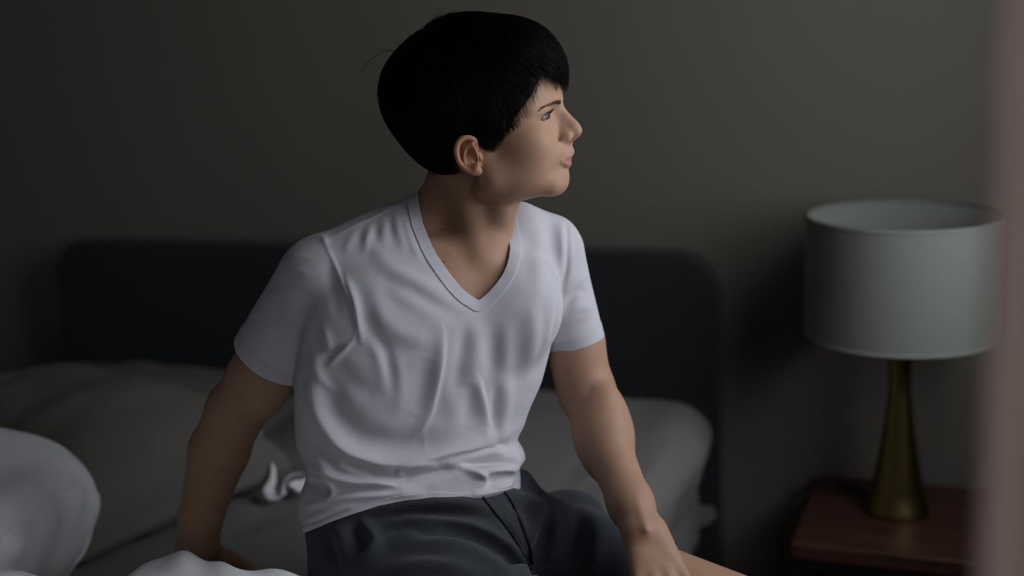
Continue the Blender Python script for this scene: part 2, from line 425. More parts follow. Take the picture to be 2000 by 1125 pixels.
# a loose corner of the sheet sticking out next to the headboard
fl = [onplane(x, y, 1, 2.565) for x, y in ((1352, 985), (1392, 990), (1398, 1002), (1385, 1018), (1356, 1030))]
fl = np.array(fl); fv = np.vstack([fl, fl+np.array([0.004, -0.012, 0.0])]); nf = len(fl)
ff = [tuple(range(nf))[::-1], tuple(range(nf, 2*nf))]+[(k, (k+1) % nf, nf+(k+1) % nf, nf+k) for k in range(nf)]
link_mesh('sheet_corner', fv, ff, M['sheet'], mattress, smooth=False)

def pillow(name, c, size, R, m, seed=0, wr=0.006, pinch=0.07, n=110, droop=None, asym=(1, 1), p=2.6, flange=0.0, extra=None):
    Wd, Dd, Th = size
    u = np.linspace(-1, 1, n); U, Vv = np.meshgrid(u, u, indexing='ij'); U = U.ravel(); Vv = Vv.ravel()
    u2 = np.sign(U)*(1-(1-np.abs(U))**1.6); v2 = np.sign(Vv)*(1-(1-np.abs(Vv))**1.6)
    x = u2*Wd/2*(1-pinch*(1-v2**2)*np.abs(u2)**2); y = v2*Dd/2*(1-pinch*1.2*(1-u2**2)*np.abs(v2)**2)
    fu = 1-flange/(Wd/2); fv = 1-flange/(Dd/2)
    au = np.clip(np.abs(u2)/fu, 0, 1); av = np.clip(np.abs(v2)/fv, 0, 1)
    t = Th/2*np.sqrt(np.clip((1-au**p)*(1-av**p), 0, 1))**0.85
    out = []; P2 = np.c_[x, y]
    edge = np.clip(t/(Th/2), 0, 1)
    rad = np.abs(u2)**3*np.sin(v2*9+seed)+np.abs(v2)**3*np.sin(u2*13+seed*2)
    for s in (1, -1):
        wz = wr*(vnoise(P2, 7, seed+3*(s > 0))+0.6*vnoise(P2, 17, seed+5)+0.9*rad*(1-edge))*np.clip(edge*4, 0, 1)
        if extra is not None and s > 0: wz = wz+extra(u2, v2)
        z = s*t*asym[0 if s > 0 else 1]+s*wz+0.0012*s
        if droop: z = z+droop(u2, v2)
        out.append(np.c_[x, y, z])
    Vt = np.vstack(out); f = []
    idx = np.arange(n*n).reshape(n, n); a = idx[:-1, :-1].ravel(); b = idx[1:, :-1].ravel(); c_ = idx[1:, 1:].ravel(); d = idx[:-1, 1:].ravel()
    top = np.stack([a, b, c_, d], 1); bot = np.stack([d, c_, b, a], 1)+n*n
    rim = np.r_[idx[:-1, 0], idx[-1, :-1], idx[1:, -1][::-1], idx[0, 1:][::-1]]; rn = np.roll(rim, -1)
    side = np.stack([rn, rim, rim+n*n, rn+n*n], 1)
    W_ = Vt@np.asarray(R).T+np.asarray(c)
    return link_mesh(name, W_, np.concatenate([top, bot, side[:, ::-1]]), m, base=tuple(c)), W_
PR = lambda yaw, tilt, roll=0: _rz(math.radians(yaw))@_rx(math.radians(tilt))@_ry(math.radians(roll))
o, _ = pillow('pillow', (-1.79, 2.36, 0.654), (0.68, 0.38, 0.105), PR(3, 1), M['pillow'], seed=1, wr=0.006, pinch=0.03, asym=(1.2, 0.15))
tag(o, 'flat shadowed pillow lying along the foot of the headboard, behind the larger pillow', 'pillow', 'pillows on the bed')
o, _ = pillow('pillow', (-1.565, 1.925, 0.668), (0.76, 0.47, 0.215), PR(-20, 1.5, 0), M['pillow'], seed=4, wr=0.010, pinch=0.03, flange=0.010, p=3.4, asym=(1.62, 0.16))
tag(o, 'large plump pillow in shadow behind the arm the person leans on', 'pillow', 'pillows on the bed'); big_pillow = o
def ribbon(path, w0, name, parent, m, seed=0):
    P = spline(path, 90); n = len(P); T = np.gradient(P, axis=0); T /= np.linalg.norm(T, axis=1)[:, None]+1e-9
    r_ = np.random.default_rng(seed); tw = np.cumsum(r_.normal(size=n)*0.16)+0.6; up = np.array([0, 0, 1.0]); S_ = np.cross(T, up); S_ /= np.linalg.norm(S_, axis=1)[:, None]+1e-9; U_ = np.cross(S_, T)
    D_ = np.cos(tw)[:, None]*S_+np.sin(tw)[:, None]*U_; E_ = np.cross(T, D_); wd = w0*(0.75+0.35*np.sin(np.linspace(0, 9, n)+seed))[:, None]
    rows = [P-D_*wd, P-D_*wd*0.35+E_*wd*0.28, P+D_*wd*0.35-E_*wd*0.20, P+D_*wd]
    V_ = np.stack(rows+[r-E_*0.0012 for r in rows[::-1]], 1).reshape(-1, 3); F_ = []
    for a in range(n-1):
        for b in range(8):
            c = (b+1) % 8; F_.append((a*8+b, a*8+c, (a+1)*8+c, (a+1)*8+b))
    F_ += [tuple(range(8))[::-1], tuple((n-1)*8+b for b in range(8))]
    return link_mesh(name, V_, F_, m, parent)
ribbon([onplane(x, y, 2, z) for x, y, z in ((498, 838, .735), (510, 862, .722), (524, 886, .705), (533, 912, .690), (532, 938, .675), (524, 958, .662), (532, 972, .655), (548, 968, .655))], 0.010, 'pillowcase_tie', big_pillow, M['linen'], 1)
ribbon([onplane(x, y, 2, z) for x, y, z in ((546, 972, .655), (552, 950, .668), (562, 934, .678), (580, 928, .676), (603, 934, .668), (598, 948, .660), (572, 952, .664), (584, 964, .656), (606, 966, .654))], 0.011, 'pillowcase_tie', big_pillow, M['linen'], 2)
# near pillow: a fat rounded one
c3 = np.array([-1.625, 1.440, 0.762]); e3 = np.array([0.385, 0.215, 0.130]); R3 = PR(5, 4, 3)
def p3f(P):
    q = (P-c3)@R3; a = np.abs(q/e3); a[:, 2] = a[:, 2]/np.sqrt(np.clip(1-0.45*np.clip(a[:, 0], 0, 1)**5, 0.2, 1))
    a[:, 2] = np.where(q[:, 2] < 0, a[:, 2]*0.72, a[:, 2]); k_ = (a[:, 0]**5.5+a[:, 1]**3.2)**(2.6/3.2); d = ((k_+a[:, 2]**2.6)**(1/2.6)-1)*0.130
    wr = 0.007*vnoise(q*np.array([1, .5, 1]), 11, 51)+0.004*vnoise(q, 24, 52)+0.004*np.sin(q[:, 1]*30+q[:, 0]*16+3*vnoise(q, 6, 53))*np.clip((q[:, 0]-0.02)/0.15, 0, 1)*np.clip((0.34-q[:, 0])/0.05, 0, 1)
    return d-wr*0.8
V, Q = mesh_sdf(p3f, c3-0.48, c3+0.48, 0.0065, iters=1)
V[:, 2] = np.maximum(V[:, 2], MT+0.004)
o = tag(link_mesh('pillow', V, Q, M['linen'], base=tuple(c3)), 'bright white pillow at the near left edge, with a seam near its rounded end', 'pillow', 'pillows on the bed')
for xs, r0 in ((0.366, 0.0016),):
    an = np.linspace(-0.9, math.pi+0.9, 90); lo_, hi_ = np.zeros(90), np.full(90, 0.35); dr = np.c_[np.zeros(90), np.cos(an), np.sin(an)]
    x0_ = np.c_[np.full(90, xs)+0.003*np.sin(an*4)+0.0012*np.sin(an*19), np.zeros(90), np.zeros(90)]
    for _ in range(30):
        md = (lo_+hi_)/2; ins_ = p3f(c3+(x0_+dr*md[:, None])@R3.T) < 0; lo_ = np.where(ins_, md, lo_); hi_ = np.where(ins_, hi_, md)
    W3 = c3+(x0_+dr*lo_[:, None])@R3.T; W3 = W3[W3[:, 2] > MT+0.01]
    Vt, Ft = tube(W3, r0, 6); link_mesh('seam', Vt, Ft, M['linen'], o)

# duvet, thrown in a mound in front of the hand
def duvet():
    nx, ny = 220, 170
    X = np.linspace(-1.95, -0.62, nx); Y = np.linspace(0.62, 1.48, ny); XX, YY = np.meshgrid(X, Y, indexing='ij')
    P = np.c_[XX.ravel(), YY.ravel()]
    wx, wy = P[:, 0]+0.015*vnoise(P, 7, 61), P[:, 1]+0.02*vnoise(P, 5, 62)
    def bmp(cx, cy, ax_, ay, hgt, p_=2.6): return hgt*np.clip(1-np.abs((wx-cx)/ax_)**p_-np.abs((wy-cy)/ay)**p_, 0, 1)**0.5
    z = np.maximum.reduce([bmp(-0.845, 1.27, 0.225, 0.160, 0.183, 3.4), bmp(-1.185, 1.20, 0.115, 0.16, 0.172), bmp(-0.95, 0.95, 0.42, 0.30, 0.10), bmp(-1.45, 0.95, 0.42, 0.24, 0.09)])
    z = z+np.clip(z/0.05, 0, 1)*(0.006*vnoise(P, 8, 22)+0.003*vnoise(P, 18, 23)+0.007*np.sin(wx*60+wy*35+3*vnoise(P, 5, 24))*np.clip(vnoise(P, 4, 25)+0.4, 0, 1))
    z = MT+0.004+np.maximum(z, 0.0)
    wob = 0.02*vnoise(P, 6, 30)
    top = np.c_[P[:, 0], P[:, 1]+wob, z]; bot = np.c_[P[:, 0], P[:, 1]+wob, np.full(len(P), MT+0.001)]
    n = nx*ny; idx = np.arange(n).reshape(nx, ny); a = idx[:-1, :-1].ravel(); b = idx[1:, :-1].ravel(); c = idx[1:, 1:].ravel(); d = idx[:-1, 1:].ravel()
    t = np.stack([a, b, c, d], 1); bo = np.stack([d, c, b, a], 1)+n
    rim = np.r_[idx[:-1, 0], idx[-1, :-1], idx[1:, -1][::-1], idx[0, 1:][::-1]]; rn = np.roll(rim, -1)
    return np.vstack([top, bot]), np.concatenate([t, bo, np.stack([rim, rn, rn+n, rim+n], 1)])
V, Q = duvet()
tag(link_mesh('duvet', V, Q, M['linen'], base=(-1.3, 1.0, MT)), 'bright white duvet mounded in front of the planted hand at the bottom edge', 'duvet')

# ================================================================= NIGHTSTAND AND LAMP
ns = thing('nightstand', (0.005, 2.45, 0), 'small bedside table with a reddish brown wooden top on a black metal frame', 'nightstand')
def rot_box(name, dims, m, parent, bev=0.0, ang=-2.2, piv=(-0.24, 2.45)):
    b = bm_box(bmesh.new(), *dims, bev=bev); c, s = math.cos(math.radians(ang)), math.sin(math.radians(ang))
    for v in b.verts:
        x, y = v.co.x-piv[0], v.co.y-piv[1]; v.co.x = piv[0]+c*x-s*y; v.co.y = piv[1]+s*x+c*y
    return bm_obj(name, b, m, parent)
NX0, NX1, NY0, NY1 = -0.245, 0.255, 2.268, 2.640
rot_box('tabletop', (NX0, NX1, NY0, NY1, 0.470, 0.500), M['wood'], ns, 0.003)
for y in (NY0+0.006, NY1-0.021): rot_box('rail', (NX0+0.019, NX1-0.019, y, y+0.015, 0.452, 0.4695), M['black'], ns)
for x in (NX0+0.004, NX1-0.019): rot_box('rail', (x, x+0.015, NY0+0.0215, NY1-0.0215, 0.452, 0.4695), M['black'], ns)
for x in (NX0+0.004, NX1-0.019):
    for y in (NY0+0.006, NY1-0.021): rot_box('leg', (x, x+0.015, y, y+0.015, 0, 0.4695), M['black'], ns, 0.001)
LX, LY = -0.070, 2.470
lamp = thing('table_lamp', (LX, LY, 0.5), 'switched-off table lamp with pale drum shade and flared brass body on the bedside table', 'lamp')
hw = [(999, 61.5), (992, 62), (985, 60.5), (972, 56), (955, 51), (938, 47.6), (904, 41), (870, 35.2), (836, 30), (802, 25.5), (768, 21.6), (741, 20.3), (713, 21.5), (690, 24.5), (680, 26), (672, 26), (668, 22)]
pr = spline([(h/992, 0.5+(998.5-y)/967) for y, h in hw], 80); pr[:, 1] = np.maximum(pr[:, 1], 0.5003)
prof = [(0.0005, 0.5003)]+[tuple(p) for p in pr]+[(0.0005, pr[-1][1]+0.002)]
V, Q = lathe(prof, LX, LY); link_mesh('lamp_body', V, Q, M['brass'], lamp)
V, Q = lathe([(0.0005, 0.842), (0.008, 0.842), (0.008, 0.868), (0.018, 0.870), (0.018, 0.915), (0.0005, 0.916)], LX, LY, 32); link_mesh('bulb_socket', V, Q, M['black'], lamp)
V, Q = lathe([(0.0005, 0.916), (0.013, 0.917), (0.016, 0.935), (0.029, 0.962), (0.031, 0.985), (0.024, 1.006), (0.010, 1.017), (0.0005, 1.019)], LX, LY, 40); link_mesh('light_bulb', V, Q, M['shadein'], lamp)
sr, sz0, sz1 = 0.181, 0.862, 1.092
V, Q = lathe([(sr, sz0), (sr, sz0+0.004), (sr-0.001, sz1-0.004), (sr-0.001, sz1), (sr-0.004, sz1), (sr-0.004, sz0), (sr, sz0)], LX, LY, 160)
sh = link_mesh('lamp_shade', V, Q, M['shade'], lamp)
for zz in (sz0, sz1-0.006):
    V, Q = lathe([(sr+0.0006, zz), (sr+0.0006, zz+0.006), (sr-0.0046, zz+0.006), (sr-0.0046, zz), (sr+0.0006, zz)], LX, LY, 160); link_mesh('rim_tape', V, Q, M['shade'], sh)
for k in range(3):
    a = k*2*math.pi/3+0.4; c_, s_ = math.cos(a), math.sin(a)
    V, Q = tube([(LX+0.018*c_, LY+0.018*s_, 0.905), (LX+0.10*c_, LY+0.10*s_, 0.885), (LX+(sr-0.006)*c_, LY+(sr-0.006)*s_, sz0+0.006)], 0.0018, 8); link_mesh('shade_spoke', V, Q, M['black'], sh)
cz = 0.5035
cp = [onplane(1712, 985, 2, cz), onplane(1690, 962, 2, cz), onplane(1660, 953, 2, cz), onplane(1625, 948, 2, cz), onplane(1606, 949, 2, cz)]
sw0 = onplane(1590, 956, 1, 2.60); sw1 = onplane(1538, 1000, 1, 2.56)
cp += [np.array([-0.243, 2.600, 0.5045]), np.array([-0.252, 2.600, 0.5000]), sw0]
low = [sw1]+[onplane(x, y, 1, yy) for x, y, yy in ((1529, 1018, 2.55), (1524, 1050, 2.545), (1525, 1090, 2.545), (1521, 1125, 2.55))]
low += [np.array([low[-1][0]-0.01, 2.56, 0.12]), np.array([-0.30, 2.58, 0.020]), np.array([-0.16, 2.62, 0.010]), np.array([-0.05, 2.63, 0.008])]
cr = np.vstack([spline(cp, 60), spline(low, 90)])
V, Q = tube(cr, 0.003, 8); link_mesh('power_cord', V, Q, M['rubber'], lamp)
ax_ = np.linspace(0, 1, 20); V, Q = tube(sw0+(sw1-sw0)*ax_[:, None], 0.0035+0.0085*np.sin(np.pi*ax_)**0.45, 16); link_mesh('inline_switch', V, Q, M['rubber'], lamp)

# ================================================================= CURTAIN close to the camera on the right
def curtain():
    n, m = 240, 60; u = np.linspace(0, 1, n)
    z = np.linspace(0.02, 2.50, m); V = []
    for zz in z:
        ft = 1+0.15*math.sin(zz*1.7); off = ft*0.022*np.sin(u*2*np.pi*7.5+0.9)+0.006*np.sin(u*31+zz)
        V.append(np.c_[0.0190+0.375*u+off*0.25*np.clip(u*8, 0, 1), 0.500-0.10*u+off, np.full(n, zz)])
    V = np.vstack(V); V = np.r_[V, V+np.array([-0.0010, -0.0012, 0])]
    k = n*m; idx = np.arange(k).reshape(m, n); a, b, c, d = idx[:-1, :-1].ravel(), idx[:-1, 1:].ravel(), idx[1:, 1:].ravel(), idx[1:, :-1].ravel()
    rim = np.r_[idx[:-1, 0], idx[-1, :-1], idx[1:, -1][::-1], idx[0, 1:][::-1]]; rn = np.roll(rim, -1)
    return V, np.concatenate([np.stack([d, c, b, a], 1), np.stack([a, b, c, d], 1)+k, np.stack([rn, rim, rim+k, rn+k], 1)])
V, Q = curtain()
cur = link_mesh('curtain', V, Q, M['curtain'], base=(0.2, 0.2, 0.02))
tag(cur, 'pale rose curtain hanging close by at the right edge, out of focus', 'curtain')
V, Q = tube([(-0.01, 0.508, 2.515), (0.44, 0.388, 2.515)], 0.012, 16); link_mesh('curtain_rod', V, Q, M['black'], cur)

# ================================================================= PERSON
# head frame: x towards the nose, y to the person's left, z up; origin between the ear openings
HB = np.array([[1, 0, 0], [0, 0, 1], [0, -1, 0]], float)   # columns: head x, y, z axes in the modelling frame
HR = _rx(math.radians(10)) @ _ry(math.radians(-10)) @ _rz(math.radians(10)) @ HB
HO = K(959, 284, 1.68)
def toH(P): return (P-HO)@HR
def fromH(P): return HO+np.asarray(P)@HR.T
def Hat(px, py, y):             # where the sight line of a pixel meets the head plane y = const
    d = K(px, py, 1.0); dn = HR[:, 1]; t = (y+HO@dn)/(d@dn); return toH(d*t)
EAR = lambda px, py, y=-0.080: Hat(px, py, y)
helix = np.array([EAR(*p) for p in ((931, 287, -0.074), (929, 277, -0.079), (924, 271, -0.083), (913, 268.5, -0.086), (902, 272, -0.0885), (893.5, 282, -0.090), (891.5, 296, -0.090), (894.5, 311, -0.088), (901, 322, -0.086), (912, 331, -0.083), (922, 337, -0.080))])
antih = np.array([EAR(*p) for p in ((921, 281, -0.0815), (913, 289, -0.0835), (908, 299, -0.0850), (907.5, 310, -0.0850), (911, 319, -0.0840), (917, 323.5, -0.0820))])
earc = EAR(913, 302, -0.080)
def resamp(P, R_, n):
    S_ = spline(np.c_[P, np.array(R_)], 60); S_ = S_[np.linspace(0, len(S_)-1, n).astype(int)]; return S_[:, :3], S_[:, 3]
helixP, helixR = resamp(helix, [0.0022, 0.0026, 0.0029, 0.0032, 0.0035, 0.0037, 0.0036, 0.0033, 0.0030, 0.0028, 0.0026], 30)
antiP, antiR = resamp(antih, [0.0018, 0.0022, 0.0024, 0.0024, 0.0024, 0.0026], 18)
def head_skin(Q):
    ys = Q.copy(); ys[:, 1] = np.abs(Q[:, 1])           # mirror-symmetric parts
    d = ell(Q, (0.004, 0, 0.056), (0.093, 0.0735, 0.090))
    d = smin(d, ell(Q, (0.047, 0, 0.062), (0.053, 0.058, 0.048)), 0.02)
    d = smin(d, ell(Q, (0.040, 0, 0.000), (0.052, 0.057, 0.062)), 0.02)
    d = smin(d, ell(Q, (0.030, 0, -0.038), (0.050, 0.050, 0.032)), 0.015)
    d = smin(d, cone(ys, (0.006, 0.050, -0.038), (0.070, 0.016, -0.0605), 0.014, 0.0155), 0.022)
    d = smin(d, ell(Q, (0.010, 0, -0.055), (0.045, 0.042, 0.022)), 0.02)
    d = smin(d, cone(ys, (-0.002, 0.055, -0.002), (0.006, 0.050, -0.040), 0.014, 0.014), 0.015)
    d = smin(d, ell(Q, (0.0755, 0, -0.0615), (0.0175, 0.019, 0.0165)), 0.012)
    d = smin(d, ell(ys, (0.0595, 0.0295, -0.008), (0.0250, 0.0225, 0.030)), 0.015)     # cheek flesh
    d = smin(d, ell(ys, (0.036, 0.036, -0.018), (0.040, 0.0265, 0.038)), 0.020)
    d = smin(d, ell(Q, (0.0735, 0, -0.0235), (0.0322, 0.0255, 0.021)), 0.020)       # mouth mound
    d = smin(d, ell(ys, (0.054, 0.044, 0.000), (0.024, 0.018, 0.016)), 0.024)      # cheekbone
    d = smin(d, cone(ys, (0.0885, 0.010, 0.043), (0.066, 0.046, 0.041), 0.0105, 0.010), 0.012)
    d = smin(d, ell(Q, (0.0765, 0, -0.0530), (0.0165, 0.018, 0.0120)), 0.010)
    # eye socket, eyelid with its opening
    d = smax(d, -ell(ys, (0.1050, 0.0280, 0.0265), (0.0200, 0.0170, 0.0115)), 0.010)
    lid = ell(ys, (0.0745, 0.0315, 0.0262), (0.0143, 0.0158, 0.0137)); d = smin(d, lid, 0.006)
    ap = ell(ys, (0.0850, 0.0340, 0.0254), (0.0170, 0.0155, 0.0037), _ry(math.radians(-20))); d = smax(d, -ap, 0.0012)
    # nose
    n = chain(Q, [(0.0915, 0, 0.0385), (0.0955, 0, 0.0330), (0.1031, 0, 0.0188), (0.1105, 0, 0.0082)], [0.0088, 0.0074, 0.0073, 0.0080], 0.002)
    n = smin(n, ell(Q, (0.1115, 0, 0.0005), (0.0105, 0.0092, 0.0092)), 0.005)
    n = smin(n, cone(Q, (0.088, 0, 0.028), (0.096, 0, 0.002), 0.0085, 0.0145), 0.008)
    n = smin(n, ell(ys, (0.0985, 0.0120, -0.0060), (0.0108, 0.0060, 0.0078)), 0.0055)
    n = smin(n, cone(Q, (0.1120, 0, -0.0050), (0.1030, 0, -0.0125), 0.0036, 0.0045), 0.003)
    d = smin(d, n, 0.006)
    d = smax(d, -ell(ys, (0.1040, 0.0068, -0.0120), (0.0062, 0.0030, 0.0045)), 0.002)
    # alar crease
    d = smax(d, -chain(ys, [(0.1040, 0.0190, 0.0020), (0.0955, 0.0200, 0.0000), (0.0915, 0.0190, -0.0080)], [0.0006, 0.0010, 0.0006]), 0.006)
    # lips
    d = smin(d, chain(ys, [(0.0915, 0.0195, -0.0340), (0.0968, 0.0115, -0.0295), (0.1003, 0.0035, -0.0252), (0.0998, 0, -0.0262)], [0.0012, 0.0032, 0.0048, 0.0048]), 0.006)
    d = smin(d, chain(ys, [(0.0918, 0.0185, -0.0362), (0.0952, 0.0115, -0.0390), (0.0962, 0, -0.0398)], [0.0012, 0.0038, 0.0054]), 0.003)
    d = smax(d, -chain(ys, [(0.0965, 0.0165, -0.0352), (0.1005, 0.0110, -0.0345), (0.1045, 0.0040, -0.0325), (0.1052, 0, -0.0328)], [0.0004, 0.0008, 0.0012, 0.0012], 0), 0.0025)
    d = smax(d, -ell(Q, (0.1082, 0, -0.0180), (0.0020, 0.0026, 0.0050)), 0.003)   # philtrum
    # ears: flat plate, rim, antihelix, bowl, tragus, lobe (mirrored)
    yn = Q.copy(); yn[:, 1] = -np.abs(Q[:, 1])
    m = np.linalg.norm(yn-earc, axis=1) < 0.06
    if m.any():
        q = yn[m]; A = _rz(math.radians(-22))@_ry(math.radians(-9))
        e = ell(q, EAR(912, 302, -0.0790), (0.0165, 0.0052, 0.0250), A)
        e = smax(e, -ell(q, EAR(912, 278, -0.0880), (0.0085, 0.0050, 0.0060), A), 0.002)
        e = smin(e, chain(q, helixP, helixR, 0), 0.003)
        e = smin(e, chain(q, antiP, antiR, 0), 0.003)
        e = smin(e, ell(q, EAR(925, 327, -0.0790), (0.0055, 0.0038, 0.0040)), 0.003)
        e = smin(e, ell(q, EAR(931.5, 334, -0.0775), (0.0068, 0.0040, 0.0062)), 0.004)
        tr = cone(q, EAR(934.5, 301, -0.0755), EAR(936.5, 309, -0.0755), 0.0042, 0.0046)
        base = cone(q, EAR(925, 290, -0.070), EAR(930, 322, -0.068), 0.0070, 0.0060)
        e = smin(e, base, 0.004)
        e = smin(e, tr, 0.003)
        bowl = chain(q, [EAR(919, 297, -0.0850), EAR(920, 308, -0.0850), EAR(929, 313, -0.0810)], [0.0050, 0.0066, 0.0042], 0.003)
        dm = smin(d[m], e, 0.004)
        d[m] = smax(dm, -bowl, 0.003)
    return d

# torso silhouette of the shirt, in photograph pixels, at depth 1.75
SY = np.array([440, 480, 520, 560, 600, 640, 700, 750, 800, 840, 868, 902, 930, 960, 1000, 1030, 1090, 1150], float)
SXL = np.array([700, 652, 632, 622, 612, 606, 597, 591, 589, 590, 595, 603, 606, 601, 598, 602, 606, 610], float)
SXR = np.array([1040, 1078, 1094, 1098, 1094, 1084, 1071, 1058, 1036, 1024, 1004, 1033, 1016, 1012, 1006, 1000, 1000, 1000], float)
SH = np.array([.070, .085, .097, .105, .110, .112, .112, .110, .108, .108, .108, .110, .112, .114, .116, .118, .12, .12])
SZ = np.array([1.750, 1.745, 1.742, 1.74, 1.738, 1.738, 1.74, 1.745, 1.75, 1.753, 1.755, 1.755, 1.755, 1.755, 1.755, 1.755, 1.76, 1.76])
kk = 1.75/F
_yy = -(SY-562.5)*kk; _xl = (SXL-1000)*kk; _xr = (SXR-1000)*kk
_tabs = {}
def csp(y, a):                  # smooth lookup in a table over image height
    k = id(a)
    if k not in _tabs:
        xs = np.linspace(_yy.min(), _yy.max(), 400); o = np.argsort(_yy); v = np.interp(xs, _yy[o], np.asarray(a)[o])
        ker = np.exp(-(np.arange(-14, 15)/6.0)**2); ker /= ker.sum(); v = np.convolve(np.pad(v, 14, mode='edge'), ker, 'valid'); _tabs[k] = (xs, v)
    return np.interp(y, *_tabs[k])
def torso(P, off=0.0):
    y = P[:, 1]; g = lambda a: csp(y, a)
    xl, xr, H, zc = g(_xl), g(_xr), g(SH), -g(SZ)
    A = (xr-xl)/2-off; xc = (xl+xr)/2; Hh = H-off
    u = (P[:, 0]-xc)/A; w_ = (P[:, 2]-zc+0.30*(P[:, 0]-xc)*(0.8+0.2*np.tanh((P[:, 2]-zc)/0.04)))/Hh
    w_ = np.where(w_ > 0, w_, w_)
    q = (np.abs(u)**2.5+np.abs(w_)**2.5)**(1/2.5)
    d = (q-1)*np.minimum(A, Hh)*0.95
    top = y-(_yy[0]-off); bot = (_yy[-1]+off)-y
    return smax(smax(d, top, 0.03), bot, 0.02)
SHR = K(628, 541, 1.685); SHL = K(1076, 492, 1.785)
def shirt_trunk(P):
    d = torso(P)
    d = smin(d, ell(P, K(775, 610, 1.672), (0.085, 0.070, 0.050)), 0.03)      # chest muscles lifting the cloth
    d = smin(d, ell(P, K(1010, 600, 1.705), (0.060, 0.070, 0.048)), 0.03)
    s = chain(P, [K(842, 428, 1.745), K(760, 463, 1.72), K(665, 512, 1.69)], [0.040, 0.0395, 0.0385], 0.01)
    s = smin(s, chain(P, [K(1012, 455, 1.765), K(1066, 478, 1.785)], [0.040, 0.043], 0.01), 0.01)
    s = smin(s, chain(P, [K(842, 436, 1.745), K(930, 450, 1.765), K(1012, 455, 1.765)], [0.040, 0.040, 0.040], 0.01), 0.01)
    return smin(d, s, 0.035)
SLR = (SHR, K(505, 738, 1.755)); SLL = (SHL, K(1138, 712, 1.820))
def sleeveR(P): return cone(P, *SLR, 0.0560, 0.0550)
def sleeveL(P): return cone(P, *SLL, 0.0450, 0.0390)
def shirt_solid(P): return smin(smin(shirt_trunk(P), sleeveR(P), 0.013), sleeveL(P), 0.012)

HANDS = {}
HCR = K(532, 696, 1.742); HCL = K(1123, 669, 1.812)     # sleeve hem centres
def hand(P, wrist, kn, nrm, curls, spread, scale, thumb_side, tdir, fl=(0.040, 0.026, 0.020), key=''):
    # palm from wrist to knuckles, four fingers and a thumb. nrm: back-of-hand normal
    ax = kn-wrist; L = np.linalg.norm(ax); ax = ax/L; nrm = nrm-ax*(nrm@ax); nrm = nrm/np.linalg.norm(nrm); sd = np.cross(ax, nrm)*thumb_side
    d = None
    mp = []
    for i, (o, r) in enumerate(((0.030, 0.0105), (0.010, 0.0108), (-0.010, 0.0103), (-0.028, 0.0095))):   # index..little
        b = kn+sd*o*scale-ax*abs(i-1.0)*0.004+nrm*(0.002 if i in (1, 2) else 0)
        mp.append(b); e = cone(P, wrist+sd*o*0.45*scale, b, 0.0155*scale, r*scale); d = e if d is None else smin(d, e, 0.012)
    d = smin(d, cone(P, wrist+sd*0.014-nrm*0.004, kn-ax*0.035+sd*0.020-nrm*0.006, 0.017*scale, 0.015*scale), 0.012)
    for i, b in enumerate(mp):
        lf = (0.92, 1.0, 0.95, 0.76)[i]; p = b; th = 0.0; dirv = ax*1.0+sd*spread*(1.2-0.8*i); dirv /= np.linalg.norm(dirv)
        rr = (0.0088, 0.0090, 0.0085, 0.0076)[i]*scale; f = None
        for j in range(3):
            th += math.radians(curls[j]+i*2); v = dirv*math.cos(th)-nrm*math.sin(th); q = p+v*fl[j]*lf*scale
            e = cone(P, p, q, rr*(1-0.08*j), rr*(1-0.08*(j+1))); f = e if f is None else smin(f, e, 0.002); p = q
        d = smin(d, f, 0.004)
    t0 = wrist+sd*0.020+ax*0.018-nrm*0.006; tv = ax*tdir[0]+sd*tdir[1]-nrm*tdir[2]; tv /= np.linalg.norm(tv)
    t1 = t0+tv*0.042*scale; tv2 = tv+ax*0.35; tv2 /= np.linalg.norm(tv2); t2 = t1+tv2*0.032*scale; t3 = t2+(tv2-nrm*0.2)*0.024*scale
    d = smin(d, chain(P, [t0, t1, t2, t3], [0.0135*scale, 0.0108*scale, 0.0095*scale, 0.0080*scale], 0.003), 0.009)
    return d
DN = RC.T@np.array([0, 0, -1.0])                      # straight down in the modelling frame
EX = RC.T@np.array([1.0, 0, 0]); EY = RC.T@np.array([0, 1.0, 0])
# arms
aR = [K(640, 560, 1.690), K(540, 700, 1.745), K(462, 800, 1.800), K(428, 880, 1.825), K(392, 1010, 1.850), K(384, 1066, 1.856)]
aL = [K(1078, 500, 1.785), K(1121, 660, 1.815), K(1146, 765, 1.830), K(1178, 852, 1.785), K(1232, 985, 1.700), K(1256, 1040, 1.665)]
wR = aR[-1]; kR_ = toK(np.array([-1.075, 1.545, 0.672])); wL = aL[-1]; kL_ = K(1292, 1140, 1.622)
